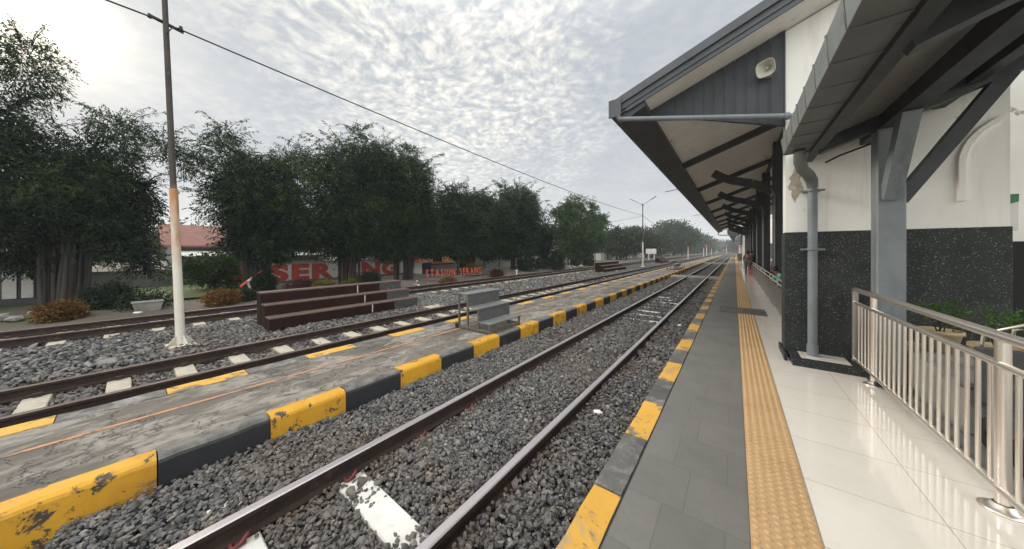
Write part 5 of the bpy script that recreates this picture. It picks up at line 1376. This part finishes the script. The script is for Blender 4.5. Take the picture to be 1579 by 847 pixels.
def person(label, x, y, z, rot, h, pose, top, legs, hair, long_top=False):
    root = thing('person', label, 'person', (x, y, z)); k = h/1.7
    cr, sr = math.cos(rot), math.sin(rot)
    def W(px_, py_, pz_): return (x+(px_*cr-py_*sr)*k, y+(px_*sr+py_*cr)*k, z+pz_*k)     # px right, py forward
    J = {}
    lean = .0
    if pose == 'lean':
        J.update(pel=(0, -.22, .88), waist=(0, -.16, 1.03), chest=(0, -.03, 1.22), neck=(0, .07, 1.36), head=(0, .13, 1.46), crown=(0, .14, 1.58))
        for s, n_ in ((-1, 'l'), (1, 'r')):
            J.update({n_+'sh': (s*.16, .02, 1.30), n_+'el': (s*.24, .14, 1.06), n_+'wr': (s*.02, .25, 1.04), n_+'hd': (-s*.06, .27, 1.05),
                      n_+'hip': (s*.09, -.22, .84), n_+'kn': (s*.10, -.24, .46), n_+'an': (s*.10, -.30, .08), n_+'toe': (s*.11, -.14, .03)})
    elif pose == 'sit':
        J.update(pel=(0, 0, .50), waist=(0, .0, .66), chest=(0, .02, .88), neck=(0, .03, 1.06), head=(0, .05, 1.16), crown=(0, .05, 1.28))
        for s, n_ in ((-1, 'l'), (1, 'r')):
            J.update({n_+'sh': (s*.17, .02, .99), n_+'el': (s*.23, .05, .74), n_+'wr': (s*.15, .27, .62), n_+'hd': (s*.13, .34, .60),
                      n_+'hip': (s*.09, .02, .48), n_+'kn': (s*.11, .42, .48), n_+'an': (s*.11, .42, .08), n_+'toe': (s*.11, .57, .03)})
    else:
        J.update(pel=(0, 0, .90), waist=(0, .01, 1.06), chest=(0, .0, 1.25), neck=(0, .0, 1.43), head=(0, .02, 1.53), crown=(0, .02, 1.64))
        for s, n_ in ((-1, 'l'), (1, 'r')):
            J.update({n_+'sh': (s*.17, 0, 1.36), n_+'el': (s*.23, -.01, 1.10), n_+'wr': (s*.17, .16, .98) if pose == 'hold' else (s*.24, .05, .86), n_+'hd': (s*.12, .23, .98) if pose == 'hold' else (s*.24, .07, .78),
                      n_+'hip': (s*.09, 0, .87), n_+'kn': (s*.10, .02 if s > 0 else .05, .47), n_+'an': (s*.10, -.02 if s > 0 else .02, .08), n_+'toe': (s*.12, .12 if s > 0 else .16, .03)})
    RR = dict(pel=.125, waist=.115, chest=.135, neck=.055, head=.092, crown=.07, sh=.062, el=.042, wr=.030, hd=.036, hip=.085, kn=.055, an=.040, toe=.036)
    names = list(J); idx = {n_: i for i, n_ in enumerate(names)}
    def rad(n_): return RR.get(n_, RR.get(n_[1:], .05))*k
    B = [('pel', 'waist'), ('waist', 'chest'), ('chest', 'neck'), ('neck', 'head'), ('head', 'crown')]
    for n_ in 'lr': B += [('chest', n_+'sh'), (n_+'sh', n_+'el'), (n_+'el', n_+'wr'), (n_+'wr', n_+'hd'), ('pel', n_+'hip'), (n_+'hip', n_+'kn'), (n_+'kn', n_+'an'), (n_+'an', n_+'toe')]
    jl = [W(*J[n_])+(rad(n_), rad(n_)) for n_ in names]
    # nose grows from the face; fingers grow from the hands
    def addj(p, r, on): jl.append(W(*p)+(r*k, r*k)); bones.append((idx[on], len(jl)-1)); return len(jl)-1
    bones = [(idx[a], idx[b_]) for a, b_ in B]
    hx, hy, hz = J['head']; addj((hx, hy+.115, hz+.0), .016, 'head')
    for n_ in 'lr':
        X_ = J[n_+'hd']; w_ = J[n_+'wr']; d = Vector(X_)-Vector(w_); d.normalize(); sd_ = d.cross(Vector((0, 0, 1))) if abs(d.z) < .9 else Vector((1, 0, 0)); sd_.normalize()
        for q, ln in enumerate((.075, .085, .08, .062)):
            e = Vector(X_)+sd_*(-.027+.018*q)+d*ln-Vector((0, 0, .012)); addj(tuple(e), .0085, n_+'hd')
        e = Vector(X_)+sd_*(-.05)+d*.03; addj(tuple(e), .010, n_+'hd')
    skin_mesh('body', jl, bones, mt['skin'], root, idx['pel'])
    def shell(nm, ns, grow, mat, extra=None):
        ids = {n_: i for i, n_ in enumerate(ns)}
        js = [W(*J[n_])+((rad(n_)+grow*k),)*2 for n_ in ns]
        bs = [(ids[a], ids[b_]) for a, b_ in B if a in ids and b_ in ids]
        return skin_mesh(nm, js, bs, mt[mat], root, 0)
    shell('shirt', ['pel', 'waist', 'chest', 'lsh', 'lel', 'rsh', 'rel']+(['lwr', 'rwr'] if long_top else []), .014, top)
    shell('trousers', ['pel', 'lhip', 'lkn', 'lan', 'rhip', 'rkn', 'ran'], .016, legs)
    rot3 = Matrix.Rotation(rot, 3, 'Z'); c = Vector(W(hx, hy-.018, hz+.055))
    mb = MB(); mb.lathe([(.0, .125*k), (.06*k, .11*k), (.10*k, .065*k), (.113*k, .01*k), (.112*k, -.05*k), (.10*k, -.06*k)], c, 20, rot=rot3); h_ = mb.build('hair', mt[hair], root)
    for s in (-1, 1):
        mb = MB(); mb.lathe([(0, .010*k), (.010*k, 0), (0, -.010*k)], W(hx+s*.035, hy+.088, hz+.025), 8); mb.build('eye', mt['hair'], root)
    return root
person('child with black hair in a turquoise top leaning over the low grey railing', 1.03, 11.55, -.03, R(105), 1.22, 'lean', 'cloth_turq', 'cloth_black', 'hair', True)
person('person in a navy top seated behind the low grey railing past the child', 1.50, 19.0, -.03, R(90), 1.62, 'sit', 'cloth_navy', 'cloth_black', 'cloth_white')
person('person in grey clothes standing on the tiles looking down at something held', .66, 24.2, .002, R(170), 1.60, 'hold', 'cloth_grey', 'cloth_grey', 'hair')
person('person in black standing beside the one in grey clothes', .88, 25.0, .002, R(200), 1.62, 'stand', 'cloth_black', 'cloth_black', 'hair', True)
root = thing('carrier_bag', 'small pink bag hanging beside the person in black', 'bag', (.80, 23.75, .06))
mb = MB(); mb.prism([(.70, .10), (.90, .10), (.94, .42), (.66, .42)], 'y', 23.7, 23.8); mb.build('bag_body', mt['cloth_pink'], root)
mb = MB(); mb.tube([(.72, 23.75, .42), (.76, 23.75, .62), (.84, 23.75, .62), (.88, 23.75, .42)], .012, 6); mb.build('handle', mt['cloth_pink'], root)

# ================================================================== HAZE
mb = MB(); mb.box(-420, 260, -60, 800, -1.5, 32)
hm = bpy.data.materials.new('haze_air'); hm.use_nodes = True
t = NT(hm.node_tree); t.n.clear()
o_ = t.add('ShaderNodeOutputMaterial')
pv = t.add('ShaderNodeVolumePrincipled', {'Color': c4((.80, .84, .88)), 'Density': .0009, 'Anisotropy': .2})
t.l.new(pv.outputs[0], o_.inputs['Volume'])
hz_ = mb.build('haze', hm); hz_['kind'] = 'stuff'

for o in bpy.data.objects:
    if '_w' in o: del o['_w']
